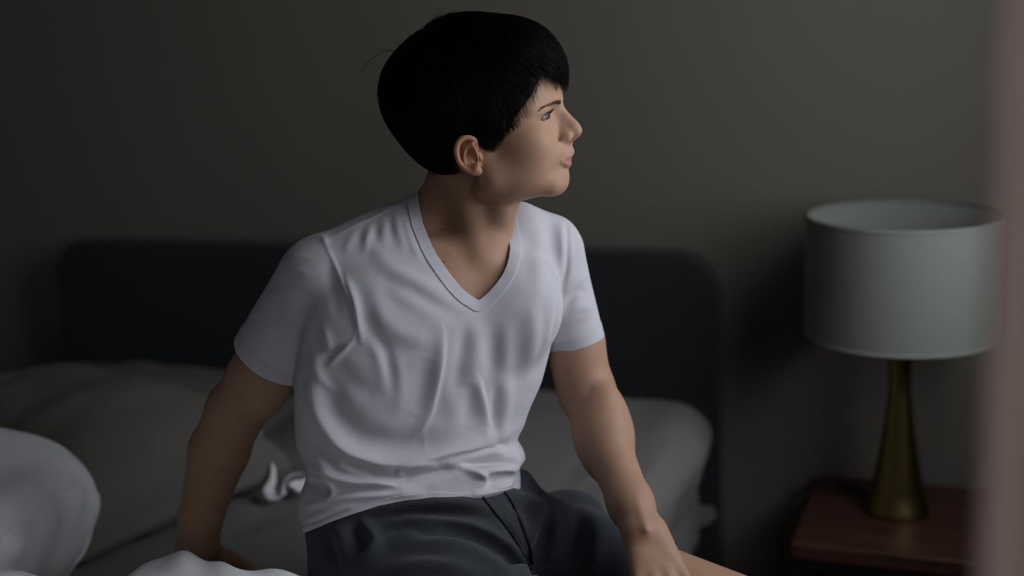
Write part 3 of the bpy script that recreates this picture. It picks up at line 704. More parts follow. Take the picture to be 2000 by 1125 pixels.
# legs
hipL, kneL = K(960, 1050, 1.850), K(1530, 1240, 1.700)
hipR, kneR = K(750, 1125, 1.700), K(1230, 1385, 1.480)
ankL = toK(toW(kneL)+np.array([0.02, 0.01, -0.47])); ankR = toK(toW(kneR)+np.array([0.03, -0.02, -0.47]))
def thigh(P, a, b, r0, r1): return cone(P, a, b, r0, r1)
def near(P, c, r): return np.linalg.norm(P-c, axis=1) < r
def body(P):
    d = np.full(len(P), 1.0)
    t = torso(P, 0.015); t = smin(t, chain(P, [K(842, 440, 1.745), K(760, 474, 1.72), K(665, 520, 1.69)], [0.030, 0.028, 0.028], 0.01), 0.035)
    t = smin(t, chain(P, [K(842, 440, 1.745), K(930, 458, 1.765), K(1012, 460, 1.770), K(1066, 486, 1.785)], [0.032, 0.032, 0.030, 0.032], 0.01), 0.035)
    t = smin(t, ell(P, K(775, 610, 1.672), (0.073, 0.058, 0.036)), 0.03)
    t = smin(t, ell(P, K(1010, 600, 1.705), (0.050, 0.058, 0.036)), 0.03)
    # upper chest seen in the neck opening, with breastbone, collarbones
    t = smin(t, ell(P, K(925, 560, 1.700), (0.070, 0.070, 0.052)), 0.03)
    m = P[:, 1] > K(0, 660, 1.7)[1]
    if m.any():
        p = P[m]; q = t[m]
        q = smin(q, chain(p, [K(920, 508, 1.664), K(840, 490, 1.676), K(750, 478, 1.71)], [0.0085, 0.007, 0.009], 0.02), 0.018)
        q = smin(q, chain(p, [K(962, 502, 1.668), K(1010, 480, 1.692), K(1060, 460, 1.745)], [0.0080, 0.007, 0.009], 0.02), 0.018)
        q = smax(q, shirt_trunk(p)+0.0055, 0.012)
        # neck
        n = cone(p, K(918, 330, 1.735), K(912, 500, 1.795), 0.0505, 0.057)
        n = smin(n, cone(p, K(985, 372, 1.715), K(942, 500, 1.705), 0.026, 0.019), 0.03)
        n = smin(n, chain(p, [K(900, 345, 1.700), K(914, 420, 1.702), K(936, 500, 1.678)], [0.012, 0.011, 0.0075], 0.02), 0.030)   # right neck muscle
        n = smin(n, chain(p, [K(992, 400, 1.740), K(970, 450, 1.716), K(957, 500, 1.686)], [0.010, 0.009, 0.006], 0.02), 0.020)    # left neck muscle
        n = smin(n, ell(p, K(982, 418, 1.694), (0.011, 0.013, 0.010)), 0.018)
        n = smin(n, chain(p, [K(893, 350, 1.745), K(866, 402, 1.75), K(835, 455, 1.75)], [0.034, 0.034, 0.032], 0.01), 0.025)
        q = smin(q, n, 0.022)
        q = smax(q, -ell(p, K(944, 503, 1.640), (0.010, 0.012, 0.010)), 0.010)   # notch
        mh = near(p, HO+0.0, 0.24)
        if mh.any(): q[mh] = smin(q[mh], head_skin(toH(p[mh])), 0.010)
        t[m] = q
    d = t
    sc_ = shirt_solid(P)+0.005
    # right arm (planted)
    a = chain(P, [aR[0], aR[1], aR[2]], [0.046, 0.0435, 0.0405], 0.01)
    a = smin(a, ell(P, (aR[1]+aR[2])/2+np.array([0.004, 0.004, 0.008]), (0.040, 0.052, 0.036)), 0.02)
    a = smin(a, chain(P, aR[2:], [0.0400, 0.0420, 0.0310, 0.0285], 0.01), 0.014)
    hx = (SLR[1]-SLR[0])/np.linalg.norm(SLR[1]-SLR[0]); a = np.maximum(a, sc_-np.clip(((P-HCR)@hx+0.006)*8, 0, 1))
    d = smin(d, a, 0.012)
    a = chain(P, [aL[0], aL[1], aL[2]], [0.040, 0.0385, 0.0375], 0.01)
    a = smin(a, ell(P, (aL[1]*0.65+aL[2]*0.35)+np.array([-0.002, 0.004, 0.005]), (0.034, 0.060, 0.034)), 0.02)
    f = chain(P, [aL[2], aL[3], aL[4], aL[5]], [0.0370, 0.0345, 0.0275, 0.0245], 0.02)
    f = smin(f, ell(P, aL[3]+np.array([0.002, 0.004, -0.002]), (0.0335, 0.070, 0.034)), 0.025)
    a = smin(a, f, 0.020)
    a = smax(a, -chain(P, [K(1132, 788, 1.794), K(1156, 768, 1.789), K(1180, 757, 1.797)], [0.0015, 0.0045, 0.0015]), 0.014)
    hx = (SLL[1]-SLL[0])/np.linalg.norm(SLL[1]-SLL[0]); a = np.maximum(a, sc_-np.clip(((P-HCL)@hx+0.006)*8, 0, 1))
    # tendons at the inner wrist, wrist bone
    a = smin(a, chain(P, [K(1236, 960, 1.688), K(1262, 1035, 1.641)], [0.0028, 0.0030], 0), 0.008)
    a = smin(a, ell(P, K(1281, 1046, 1.664), (0.0095, 0.0105, 0.0105)), 0.012)
    d = smin(d, a, 0.012)
    m = near(P, kR_, 0.20)
    if m.any(): d[m] = smin(d[m], hand(P[m], wR, kR_, -DN+0.4*EX*0, (-34, 6, 5), 0.22, 1.0, 1, (0.5, 0.9, 0.35)), 0.012)
    m = near(P, kL_, 0.20)
    if m.any(): d[m] = smin(d[m], hand(P[m], wL, kL_, np.array([0.25, 0.30, 1.0]), (22, 30, 20), 0.14, 1.0, -1, (0.9, 0.5, 0.5)), 0.012)
    # hips and legs
    g = ell(P, K(835, 1105, 1.775), (0.145, 0.100, 0.105))
    g = smin(g, thigh(P, hipL, kneL, 0.078, 0.056), 0.03); g = smin(g, thigh(P, hipR, kneR, 0.078, 0.056), 0.03)
    for kn, an in ((kneL, ankL), (kneR, ankR)):
        g = smin(g, chain(P, [kn, kn*0.66+an*0.34-EX*0.012, an], [0.054, 0.052, 0.033], 0.02), 0.015)
        ft = an-DN*-0.045; g = smin(g, chain(P, [an+DN*0.04-EX*0.025, an+DN*0.052+EX*0.10, an+DN*0.060+EX*0.18], [0.034, 0.028, 0.020], 0.01), 0.02)
        for k_ in range(5):
            off = (k_-2)*0.017*EY; g = smin(g, cone(P, an+DN*0.062+EX*0.165+off*0.9, an+DN*0.068+EX*(0.205-abs(k_-3)*0.006)+off, 0.012, 0.009), 0.004)
    return smin(d, g, 0.03)
H_BODY = 0.0018
all_pts = np.array([HO+0.2*HR[:, 2], aR[2], kR_, kneL, kneR, ankL, ankR, K(700, 30, 1.7)])
def body_mesh():
    lo = np.array([-0.62, -1.15, -2.08]); hi = np.array([0.62, 0.42, -1.20])
    return mesh_sdf(body, lo, hi, H_BODY_USE)
import time as _t
H_BODY_USE = 0.0018; H_SHIRT = 0.0017
_t0 = _t.time()
V, Q = body_mesh()
print('body', len(V), round(_t.time()-_t0, 1))
tint = np.tile(np.array([0.40, 0.235, 0.155]), (len(V), 1))
Hq = toH(V); hy = np.abs(Hq[:, 1])
def blend(tint, mask, col):
    mask = np.clip(mask, 0, 1)[:, None]; return tint*(1-mask)+np.array(col)*mask
HYs = Hq.copy(); HYs[:, 1] = hy
lip = chain(HYs, [(0.0930, 0.0190, -0.0362), (0.0975, 0.0115, -0.0375), (0.1020, 0.0035, -0.0375), (0.1020, 0, -0.0375)], [0.0014, 0.0045, 0.0066, 0.0066])
tint = blend(tint, 0.5-lip/0.0010, (0.37, 0.165, 0.145))
earm = np.clip(1-(np.linalg.norm(np.c_[HYs[:, 0], -HYs[:, 1], HYs[:, 2]]-earc, axis=1)-0.022)/0.012, 0, 1)*(hy > 0.070)
tint = blend(tint, earm*0.55, (0.48, 0.19, 0.11))
for px, py, r in ((867.5, 512, 2.6), (861, 448, 2.4), (1075, 365, 1.3), (1072, 279, 0.6)):
    x, y = pxy(V); near_ = V[:, 2] > -1.74
    tint = blend(tint, np.where(near_, 1.2-np.hypot(x-px, y-py)/r, 0), (0.07, 0.025, 0.015))
BASE = toW(np.array([0, 0, 0])); BASE = np.array([-0.65, 1.52, 0.66])
person = link_mesh('person', toW(V), Q, M['skin'], base=BASE, tint=tint)
tag(person, 'person in white v-neck t-shirt and charcoal shorts sitting on the bed, looking away', 'person')
# eyes
EC = np.array([0.0745, 0.0315, 0.0262])
for s in (-1, 1):
    c = EC*np.array([1, s, 1]); n = 64; r = 0.0124; G = _rz(math.radians(-14))@_ry(math.radians(2))
    a = np.r_[np.linspace(0, 0.6, 24), np.linspace(0.65, np.pi, 30)]; b = np.linspace(0, 2*np.pi, n, endpoint=False); Vs = []; tc = []
    for t in a:
        rr = r+0.0008*max(0, math.cos(t)-0.87)/0.13
        for u in b:
            Vs.append((rr*math.cos(t), rr*math.sin(t)*math.cos(u), rr*math.sin(t)*math.sin(u)))
            tc.append((0.004, 0.004, 0.004) if t < 0.17 else ((0.050, 0.040, 0.032) if t < 0.44 else (0.03, 0.028, 0.025) if t < 0.50 else (0.21, 0.175, 0.16)))
    Fe = [(i*n+j, i*n+(j+1) % n, (i+1)*n+(j+1) % n, (i+1)*n+j) for i in range(len(a)-1) for j in range(n)]
    link_mesh('eye', toW(fromH(c+np.array(Vs)@G.T)), Fe, M['eye'], person, tint=np.array(tc))

def strands(paths, rads, seg=4):    # many tapered hairs as one mesh; paths (n, k, 3)
    P = np.asarray(paths, float); n, k, _ = P.shape
    T = np.gradient(P, axis=1); T /= np.linalg.norm(T, axis=2, keepdims=True)+1e-12
    N = np.cross(T, np.array([0.31, 0.2, 0.93])); N /= np.linalg.norm(N, axis=2, keepdims=True)+1e-12; B_ = np.cross(T, N)
    R_ = np.broadcast_to(np.asarray(rads), (n, k)); a = np.linspace(0, 2*np.pi, seg, endpoint=False)
    Vv = P[:, :, None]+R_[:, :, None, None]*(np.cos(a)[:, None]*N[:, :, None]+np.sin(a)[:, None]*B_[:, :, None])
    idx = np.arange(n*k*seg).reshape(n, k, seg); nx = np.roll(idx, -1, 2)
    F_ = np.stack([idx[:, :-1], nx[:, :-1], nx[:, 1:], idx[:, 1:]], -1).reshape(-1, 4)
    return Vv.reshape(-1, 3), F_
def on_skin(Hp, off=0.0, n=8, f=None):         # pull head-frame points onto the skin (or another surface) along its gradient
    f = f or head_skin; p = np.asarray(Hp, float).copy(); e = 4e-4
    for _ in range(n):
        d0 = f(p)-off; G_ = np.stack([f(p+np.eye(3)[a]*e)-off-d0 for a in range(3)], 1)/e
        p -= (d0/((G_*G_).sum(1)+1e-6))[:, None]*G_*0.9
    return p
# eyebrows and lashes, both sides
for s in (-1, 1):
    r_ = np.random.default_rng(5); n = 260; t = r_.random(n)**1.25
    ctr = spline([(0.0985, 0.0095, 0.0415), (0.0955, 0.018, 0.0425), (0.0900, 0.028, 0.0425), (0.0820, 0.038, 0.0408), (0.0740, 0.046, 0.0370)], 100)
    c = ctr[(t*(len(ctr)-1)).astype(int)]; wv = 0.0023*(1-0.7*t); c = c+np.c_[np.zeros(n), np.zeros(n), (r_.random(n)-0.5)*2*wv]
    L = 0.0065*(1-0.3*t)[:, None]; dv = np.c_[-0.35*np.ones(n), 0.75*np.ones(n), 0.30-0.65*t+0.15*r_.normal(size=n)]; dv /= np.linalg.norm(dv, axis=1)[:, None]
    pts = [on_skin(c+dv*L*q, 0.0004+0.0007*q, 4) for q in (0, 0.35, 0.7, 1.0)]
    P = np.stack(pts, 1)*np.array([1, s, 1]); Vb, Fb = strands(fromH(P.reshape(-1, 3)).reshape(P.shape), np.array([0.00008, 0.00009, 0.00007, 0.00003]), 3)
    link_mesh('eyebrow', toW(Vb), Fb, M['brow'], person)
    n = 90; u = np.linspace(-1.15, 1.05, n); y = 0.0340+u*0.0120
    def lid_pt(y, sg):          # edge of the eyelid opening at lateral position y
        q = np.clip(1-((y-0.0340)/0.0152)**2, 0, 1); zz = 0.0254+sg*0.0038*np.sqrt(q)+0.0003; x = EC[0]+np.sqrt(np.maximum(0.0146**2-(y-EC[1])**2-(zz-EC[2])**2, 0)); return np.c_[x, y, zz+0.30*(x-0.0850)*1.0]
    up = lid_pt(y, 1); out = np.c_[0.75+0*u, 0.25*u+0.1, 0.15+0*u]; out /= np.linalg.norm(out, axis=1)[:, None]
    L = 0.0066*(0.75+0.25*r_.random(n))[:, None]
    P = np.stack([up, up+out*L*0.4+[0, 0, -0.0003], up+out*L*0.75+[0, 0, 0.0006], up+out*L+[0, 0, 0.0022]], 1)*np.array([1, s, 1])
    Vb, Fb = strands(fromH(P.reshape(-1, 3)).reshape(P.shape), np.array([0.00016, 0.00013, 0.0001, 0.00003]), 3)
    link_mesh('eyelashes', toW(Vb), Fb, M['brow'], person)

# ---------------------------------------------------------------- hair
def Hm(px, py, y=0.0): h = Hat(px, py, y); return (h[0], h[2])
# outline of the hair mass seen from the side (head frame x, z) and of the skin it leaves free
NEAR = -0.074
face_free = [Hm(*p) for p in ((1150, 158, -0.01), (1094, 163, -0.01), (1086, 152, -0.03), (1072, 146, -0.045), (1057, 143, -0.055), (1047, 165, -0.06), (1036, 188, -0.065), (1018, 214, -0.07), (1002, 235, -0.072), (994, 262, NEAR), (984, 276, NEAR), (972, 285, NEAR), (962, 279, NEAR), (948, 271, NEAR), (928, 266, NEAR), (906, 266, NEAR), (890, 275, NEAR), (884, 290, NEAR), (884, 312, NEAR), (878, 330, -0.06), (866, 340, -0.05), (851, 345, -0.03), (830, 352, 0), (780, 420, 0), (1000, 600, 0), (1200, 500, 0), (1220, 158, 0))]
def hair_free(Q):               # > 0 where hair may be
    return polysd(Q[:, 0], Q[:, 2], face_free)
_h0 = np.array(Hm(758, 119)); _h1 = np.array(Hm(836, 44)); _hn = np.array([-(_h1-_h0)[1], (_h1-_h0)[0]]); _hn = _hn/np.linalg.norm(_hn); _hn = _hn*np.sign(_hn[1])
def hair_vol(Q):
    sk = ell(Q, (0.004, 0, 0.056), (0.093, 0.0735, 0.090)); sk = smin(sk, ell(Q, (0.047, 0, 0.062), (0.053, 0.058, 0.048)), 0.02)
    d = sk-0.006
    d = smin(d, ell(Q, (-0.018, 0, 0.078), (0.1165, 0.088, 0.0955)), 0.01)
    d = smax(d, (Q[:, [0, 2]]-_h0)@_hn-0.002, 0.016)
    d = smin(d, ell(Q, (0.050, 0, 0.103), (0.0570, 0.066, 0.0500)), 0.02)
    d = smin(d, ell(Q, (0.088, 0, 0.086), (0.0240, 0.046, 0.0300)), 0.015)
    d = smin(d, ell(Q, (-0.064, 0, 0.042), (0.046, 0.056, 0.066)), 0.02)
    d = smin(d, cone(np.c_[Q[:, 0], np.abs(Q[:, 1]), Q[:, 2]], (0.020, 0.066, 0.055), (0.012, 0.0640, 0.008), 0.016, 0.0105), 0.01)
    return d
def hair_lock(Q):               # shallow grooves that follow the comb direction
    a = np.arctan2(Q[:, 1], Q[:, 0]+0.055); r = np.hypot(Q[:, 1], Q[:, 0]+0.055)
    return 0.0022*vnoise(np.c_[a*4.2+3*r*8, Q[:, 2]*9+r*7], 1.0, 41)+0.0012*vnoise(np.c_[a*11+r*30, Q[:, 2]*18], 1.0, 42)
def hair_sdf(P):
    Q = toH(P); d = hair_vol(Q)-hair_lock(Q)+0.002
    fr = hair_free(Q); inner = 0.0012-head_off(Q)
    return smax(smax(d, -fr+0.001, 0.004), inner, 0.002)
def head_off(Q): return ell(Q, (0.004, 0, 0.056), (0.090, 0.0705, 0.087))
c0 = HO
V, Qh = mesh_sdf(hair_sdf, c0-0.24, c0+0.24, 0.003, iters=1)
hv, hf = V, Qh
# strands laid over the surface
def hair_strands(n, seed):
    r_ = np.random.default_rng(seed); vv = toH(hv); N = toNrm; pick = r_.integers(0, len(vv), n*2)
    p = vv[pick]; keep = (hair_free(p) > 0.001) & (hair_vol(p) > -0.010); p = p[keep][:n]
    n = len(p); wh = np.array([-0.060, 0.010, 0.155])
    k = 10; L = r_.uniform(0.030, 0.055, n); jit = r_.normal(size=(n, 3))*0.22; depth = r_.uniform(-0.003, 0.0022, n)
    path = [p]; q = p
    for j in range(k-1):
        v = q-wh; v = v/(np.linalg.norm(v, axis=1)[:, None]+1e-9)
        fwd = np.clip((q[:, 0]+0.05)/0.12, 0, 1)*np.clip((q[:, 2]-0.05)/0.06, 0, 1)
        v = v+fwd[:, None]*np.array([0.9, 0, -0.15])+np.clip((0.10-q[:, 2])/0.06, 0, 1)[:, None]*np.array([0.10, 0, -1.1])
        v = v+jit*(0.5+0.1*j)
        e = 5e-4; g = np.stack([hair_vol(q+np.eye(3)[a]*e)-hair_vol(q) for a in range(3)], 1); g /= np.linalg.norm(g, axis=1)[:, None]+1e-9
        v -= (v*g).sum(1)[:, None]*g; v /= np.linalg.norm(v, axis=1)[:, None]+1e-9
        q = q+v*(L/(k-1))[:, None]; d0 = hair_vol(q); lift = 0.0010*j/k
        q = q-(d0-depth-lift)[:, None]*g*0.8
        path.append(q)
    P = np.stack(path, 1)
    end = P[:, -1]; over = hair_free(end) > -0.009-0.010*r_.random(n)**3      # how far tips may hang past the hairline
    return P[over]
toNrm = None
P = hair_strands(24000, 3)
rad = 0.00026*np.array([0.6, 1, 1, 1, 1, 0.95, 0.85, 0.7, 0.45, 0.12])
# loose tufts: flyaways behind the crown, strands of the fringe, hairs along the outline
ex = []
def tuft(pts, y, n, spread, seed):
    r_ = np.random.default_rng(seed); S = [Hat(px, py, y) for px, py in pts]
    for i in range(n):
        o = r_.normal(size=3)*spread; t = np.linspace(0, 1, 10)[:, None]
        c = spline(S, 60); c = c[(np.linspace(0, 1, 10)*(len(c)-1)*r_.uniform(0.8, 1)).astype(int)]
        ex.append(c+o*(0.4+t)*np.array([1, 2, 1])+r_.normal(size=3)*spread*t*0.8)
tuft([(792, 108), (765, 100), (745, 104), (722, 118), (706, 138), (698, 152)], 0.01, 3, 0.0006, 1)
tuft([(788, 104), (766, 98), (745, 98), (728, 99)], 0.0, 3, 0.0008, 2)
tuft([(800, 100), (782, 88), (768, 88)], -0.01, 6, 0.0016, 3)
tuft([(812, 82), (806, 70), (810, 62)], 0.0, 6, 0.002, 4)
tuft([(830, 62), (842, 42), (860, 27), (880, 20)], 0.0, 10, 0.0018, 5)
tuft([(835, 70), (826, 62), (832, 46)], 0.0, 6, 0.0020, 6)
tuft([(862, 40), (880, 24), (905, 20)], 0.01, 8, 0.0015, 7)
tuft([(770, 118), (756, 128), (748, 146), (744, 170)], -0.01, 14, 0.0020, 8)
tuft([(756, 150), (743, 175), (740, 205)], -0.01, 16, 0.0016, 9)
tuft([(1062, 110), (1069, 132), (1075, 150), (1074, 168)], -0.035, 9, 0.0008, 10)
tuft([(1066, 112), (1073, 135), (1079, 152), (1077, 163)], -0.032, 14, 0.0008, 11)
tuft([(1078, 110), (1086, 130), (1089, 150), (1092, 166)], -0.015, 40, 0.0014, 12)
tuft([(1084, 100), (1093, 125), (1094, 145), (1089, 160)], 0.0, 40, 0.0016, 13)
tuft([(1040, 120), (1050, 150), (1042, 180), (1030, 198)], -0.062, 18, 0.0030, 14)
tuft([(1046, 125), (1054, 150), (1049, 172), (1038, 190)], -0.060, 10, 0.0030, 15)
tuft([(1030, 150), (1034, 180), (1020, 212)], -0.068, 18, 0.0030, 16)
tuft([(1064, 60), (1078, 76), (1084, 84)], -0.005, 10, 0.0016, 17)
tuft([(985, 230), (984, 260), (974, 284)], -0.078, 30, 0.0010, 18)
tuft([(862, 300), (862, 325), (852, 345)], -0.058, 30, 0.0016, 19)
tuft([(840, 300), (846, 325), (848, 346)], -0.03, 30, 0.0020, 20)
P = np.concatenate([P, np.array(ex)])
rr = np.r_[np.full(len(P)-len(ex), 1.0), np.full(len(ex), 0.6)][:, None]*rad[None]
Vs, Fs = strands(fromH(P.reshape(-1, 3)).reshape(P.shape), rr, 4)
Vh = np.vstack([hv, Vs]); Fh = np.concatenate([hf, Fs+len(hv)])
link_mesh('hair', toW(Vh), Fh, M['hair'], person)
print('hair strands', len(P))

# ---------------------------------------------------------------- T-shirt
def smooth01(x): x = np.clip(x, 0, 1); return x*x*(3-2*x)
NECK_IN = [(815, 376), (818, 405), (825, 438), (834, 460), (843, 481), (853, 500), (864, 516), (876, 533), (889, 550), (902, 565), (914, 575), (925, 582), (934.5, 587.5), (945, 580), (957, 569), (970, 554), (982, 537), (990, 519), (994.5, 502), (996, 486), (995, 470), (991.5, 450), (988, 432), (985, 410), (984, 380), (980, 340), (900, 300), (818, 330)]
HEM = np.array([(560, 1052), (600, 1038), (645, 1019), (690, 1003), (740, 987), (790, 977), (850, 971), (900, 974), (940, 975), (975, 969), (1010, 961), (1040, 955), (1100, 945)], float)
def neck_g(V, px, py):
    f = polysd(px, py, NECK_IN); b = py-396.0; dep = -V[:, 2]
    t = smooth01((dep-1.752)/0.03); return f*(1-t)+np.where((px > 800) & (px < 1040), b, np.maximum(b, f))*t
def hem_g(V, px, py):
    back = smooth01((-V[:, 2]-1.74)/0.05)
    return np.interp(px, HEM[:, 0], HEM[:, 1])-py
def sleeve_g(V, sl, fn, hc):    # > 0 above the sleeve hem; only the sleeve is cut
    ax = sl[1]-sl[0]; ax /= np.linalg.norm(ax); pl_ = -((V-hc)@ax)*1450
    oth = (fn(V)-shirt_trunk(V))*1450+6
    return pl_, np.maximum(pl_, oth)
FOLDS = [
 # arm seam, bright drag folds beside it and into the armpit
 ([(633, 470), (662, 536), (686, 600), (696, 640), (690, 664)], 4.5, 0.0022, 1),
 ([(676, 545), (692, 590), (702, 640), (704, 664)], 9, 0.0050, 1),
 ([(704, 560), (720, 600), (728, 650), (724, 690)], 15, -0.0022),
 ([(668, 678), (650, 686), (632, 702)], 5, -0.0060), ([(688, 668), (664, 692), (640, 716)], 6, 0.0040),
 ([(607, 628), (620, 665), (634, 702)], 12, -0.0030), ([(632, 640), (640, 668), (646, 690)], 9, 0.0030),
 ([(560, 560), (574, 620), (600, 680)], 22, 0.0025), ([(530, 600), (545, 650), (575, 700)], 16, -0.0018),
 ([(640, 520), (652, 570), (662, 620)], 12, -0.0025),
 ([(612, 462), (628, 463), (640, 478)], 8, 0.0030), ([(560, 512), (585, 500), (612, 505)], 8, 0.0012), ([(545, 545), (575, 530), (605, 534)], 7, 0.0010), ([(520, 590), (545, 575), (575, 578)], 7, 0.0009),
 # shoulder seam and the little gathers below it
 ([(637, 470), (680, 447), (722, 427), (760, 407), (793, 390)], 3.0, 0.0012, -1),
 ([(694, 452), (684, 470), (672, 496)], 9, 0.0015), ([(724, 440), (718, 462), (712, 492)], 8, 0.0022), ([(750, 430), (750, 455), (754, 486)], 10, 0.0014), ([(772, 420), (778, 450), (790, 486)], 9, 0.0022), ([(790, 430), (800, 465), (820, 505)], 9, 0.0020), ([(708, 448), (700, 474)], 7, -0.0012), ([(738, 436), (734, 470)], 7, -0.0014), ([(762, 426), (766, 465)], 7, -0.0012),
 # drag from neckline across the chest
 ([(720, 470), (760, 520), (830, 560), (880, 596)], 16, 0.0032), ([(740, 540), (790, 560), (850, 592), (900, 620)], 17, -0.0034),
 ([(715, 575), (745, 620), (780, 650), (830, 670)], 18, 0.0030), ([(700, 610), (730, 660), (770, 690)], 14, -0.0022), ([(745, 560), (780, 600), (830, 620)], 18, -0.0020),
 ([(716, 640), (740, 700), (752, 760)], 14, 0.0028), ([(735, 655), (758, 705), (770, 770)], 12, -0.0022), ([(770, 680), (780, 740), (776, 800)], 14, 0.0018),
 # verticals falling from the chest
 ([(930, 625), (930, 700), (918, 760)], 16, 0.0027), ([(908, 640), (900, 700), (888, 765)], 15, -0.0040), ([(965, 650), (962, 720), (952, 780)], 16, -0.0032), ([(988, 640), (986, 720), (975, 790)], 18, 0.0027), ([(1010, 620), (1012, 690), (1000, 760)], 19, -0.0016),
 ([(866, 650), (862, 710), (850, 770), (838, 812), (820, 845)], 14, 0.0050, -1), ([(835, 700), (824, 760), (808, 805)], 21, -0.0040),
 ([(935, 740), (946, 790), (952, 832)], 13, 0.0048, -1), ([(915, 745), (918, 790), (914, 830)], 16, -0.0032),
 ([(972, 752), (966, 800), (968, 850)], 10, -0.0046), ([(994, 740), (988, 800), (978, 860)], 12, 0.0036), ([(880, 760), (886, 810), (880, 850)], 18, 0.0018),
 # belly overhang: deep bowl on the left, bright roll below it
 ([(622, 690), (616, 760), (634, 820), (676, 850)], 16, 0.0045), ([(640, 740), (656, 806), (700, 850), (760, 866), (830, 862)], 26, -0.0105),
 ([(606, 760), (626, 822), (664, 872), (712, 898), (760, 908), (814, 902), (880, 884), (940, 868), (990, 848)], 15, 0.0100, 1),
 ([(612, 700), (628, 740), (650, 770)], 9, 0.0028), ([(650, 700), (690, 750), (735, 770)], 20, -0.0030),
 ([(610, 850), (630, 890), (660, 915)], 12, -0.0050), ([(604, 866), (622, 896), (650, 930)], 9, 0.0040),
 # gathered rolls above the hem
 ([(680, 906), (720, 924), (776, 937), (850, 924), (900, 906), (948, 889)], 8, -0.0095), ([(706, 930), (760, 946), (800, 950)], 9, 0.0041),
 ([(868, 908), (905, 912), (934, 924), (944, 938), (928, 952)], 6, 0.0081, -1), ([(786, 930), (780, 921), (800, 914), (850, 908)], 6, 0.0061),
 ([(882, 903), (920, 896), (960, 886), (1000, 894), (1018, 902)], 8, 0.0074), ([(900, 915), (950, 905), (1000, 910)], 6, -0.0081),
 ([(938, 922), (980, 916), (1026, 920)], 7, 0.0088), ([(1024, 924), (990, 946), (950, 960), (918, 967)], 6, 0.0095, 1), ([(955, 940), (976, 932), (1000, 930)], 6, -0.0101), ([(957, 948), (972, 944), (984, 938)], 3, 0.0061), 
 ([(604, 912), (640, 928), (684, 940), (740, 944), (782, 938)], 9, 0.0070), ([(640, 918), (690, 930), (740, 934)], 7, -0.0047),
 ([(598, 940), (615, 946), (634, 962), (630, 972)], 8, -0.0101), ([(600, 928), (630, 938), (650, 952), (640, 972)], 6, 0.0061), ([(602, 990), (640, 978), (690, 970), (760, 964), (820, 962)], 9, 0.0074), ([(640, 968), (700, 956), (770, 955)], 8, -0.0061), ([(606, 1012), (640, 1000), (690, 984)], 7, 0.0041), ([(610, 1022), (640, 1010), (680, 996)], 4, -0.0041),
 ([(984, 872), (990, 884), (1000, 880)], 7, -0.0054), ([(960, 872), (985, 880), (1004, 892)], 6, 0.0054),
 # far side: seam and creases of the other sleeve
 ([(1104, 424), (1110, 470), (1108, 520), (1098, 570), (1086, 630), (1076, 690)], 5, -0.0040), ([(1094, 440), (1098, 490), (1095, 540)], 7, 0.0028), ([(1070, 430), (1078, 480), (1076, 540)], 12, -0.0022),
 ([(1108, 540), (1128, 500), (1138, 480)], 8, 0.0022), ([(1106, 575), (1132, 545), (1150, 540)], 8, 0.0026), ([(1098, 610), (1128, 570), (1150, 575)], 8, -0.0026), ([(1096, 632), (1130, 604), (1160, 600)], 9, 0.0026), ([(1088, 660), (1125, 640), (1160, 622)], 8, -0.0020), ([(1118, 450), (1126, 490), (1120, 530)], 8, -0.0020),
 ([(1018, 440), (1030, 480), (1028, 540)], 18, -0.0018), ([(1046, 430), (1056, 500), (1050, 580)], 16, 0.0022), ([(1040, 590), (1046, 650), (1038, 720)], 18, 0.0020), ([(1060, 600), (1062, 650), (1050, 720)], 12, -0.0020),
]
def shirt_mesh():
    lo = np.array([-0.40, -0.36, -1.90]); hi = np.array([0.16, 0.17, -1.56])
    V, Q = mesh_sdf(shirt_solid, lo, hi, H_SHIRT, pad=2.2); T = tri(Q); N = normals(V, T)
    px, py = pxy(V); wgt = smooth01((N[:, 2]-0.22)/0.45)
    h = folds_h(px, py, FOLDS)*wgt
    h += 0.0009*vnoise(V, 22, 11)+0.0005*vnoise(V, 50, 12)
    # back and sides get soft wrinkles too
    h += (1-wgt)*0.004*np.sin(V[:, 1]*60+4*vnoise(V, 6, 13))*smooth01((K(0, 820, 1.75)[1]-V[:, 1])/0.05)
    V = V+N*h[:, None]
    return V, T
V, T = shirt_mesh()
px, py = pxy(V)
gn, gh = neck_g(V, px, py), hem_g(V, px, py)
pr_, gr = sleeve_g(V, SLR, sleeveR, HCR); pl2, gl = sleeve_g(V, SLL, sleeveL, HCL)
g = np.minimum.reduce([gn, gh, gr, gl])
V1, T1 = clip(V, T, g)
def shell(o, th, off=-1):
    m = o.modifiers.new('cloth', 'SOLIDIFY'); m.thickness = th; m.offset = off; m.use_rim = True; return o
tee = shell(link_mesh('t_shirt', toW(V1), T1, M['tee'], person), 0.0012)
tee['label'] = 'white v-neck t-shirt bunched at the waist'
N = normals(V, T)
def band(name, lo_, hi_, gg, others, parent, off=0.0009):
    g1 = np.minimum.reduce([gg-lo_, hi_-gg]+others); Vb, Tb = clip(V+N*off, T, g1)
    return shell(link_mesh(name, toW(Vb), Tb, M['tee'], parent), 0.0013)
parent_base[tee.name] = tuple(BASE)
band('neckband', -0.6, 21.5, gn, [gh], tee, 0.0011)
subR = (sleeveR(V)-shirt_trunk(V))*-1450-2; subL = (sleeveL(V)-shirt_trunk(V))*-1450-2
band('sleeve_hem', -0.8, 26, pr_, [subR], tee); band('sleeve_hem', -0.8, 27, pl2, [subL], tee)
band('bottom_hem', -0.8, 11, gh, [gn], tee, 0.0006)

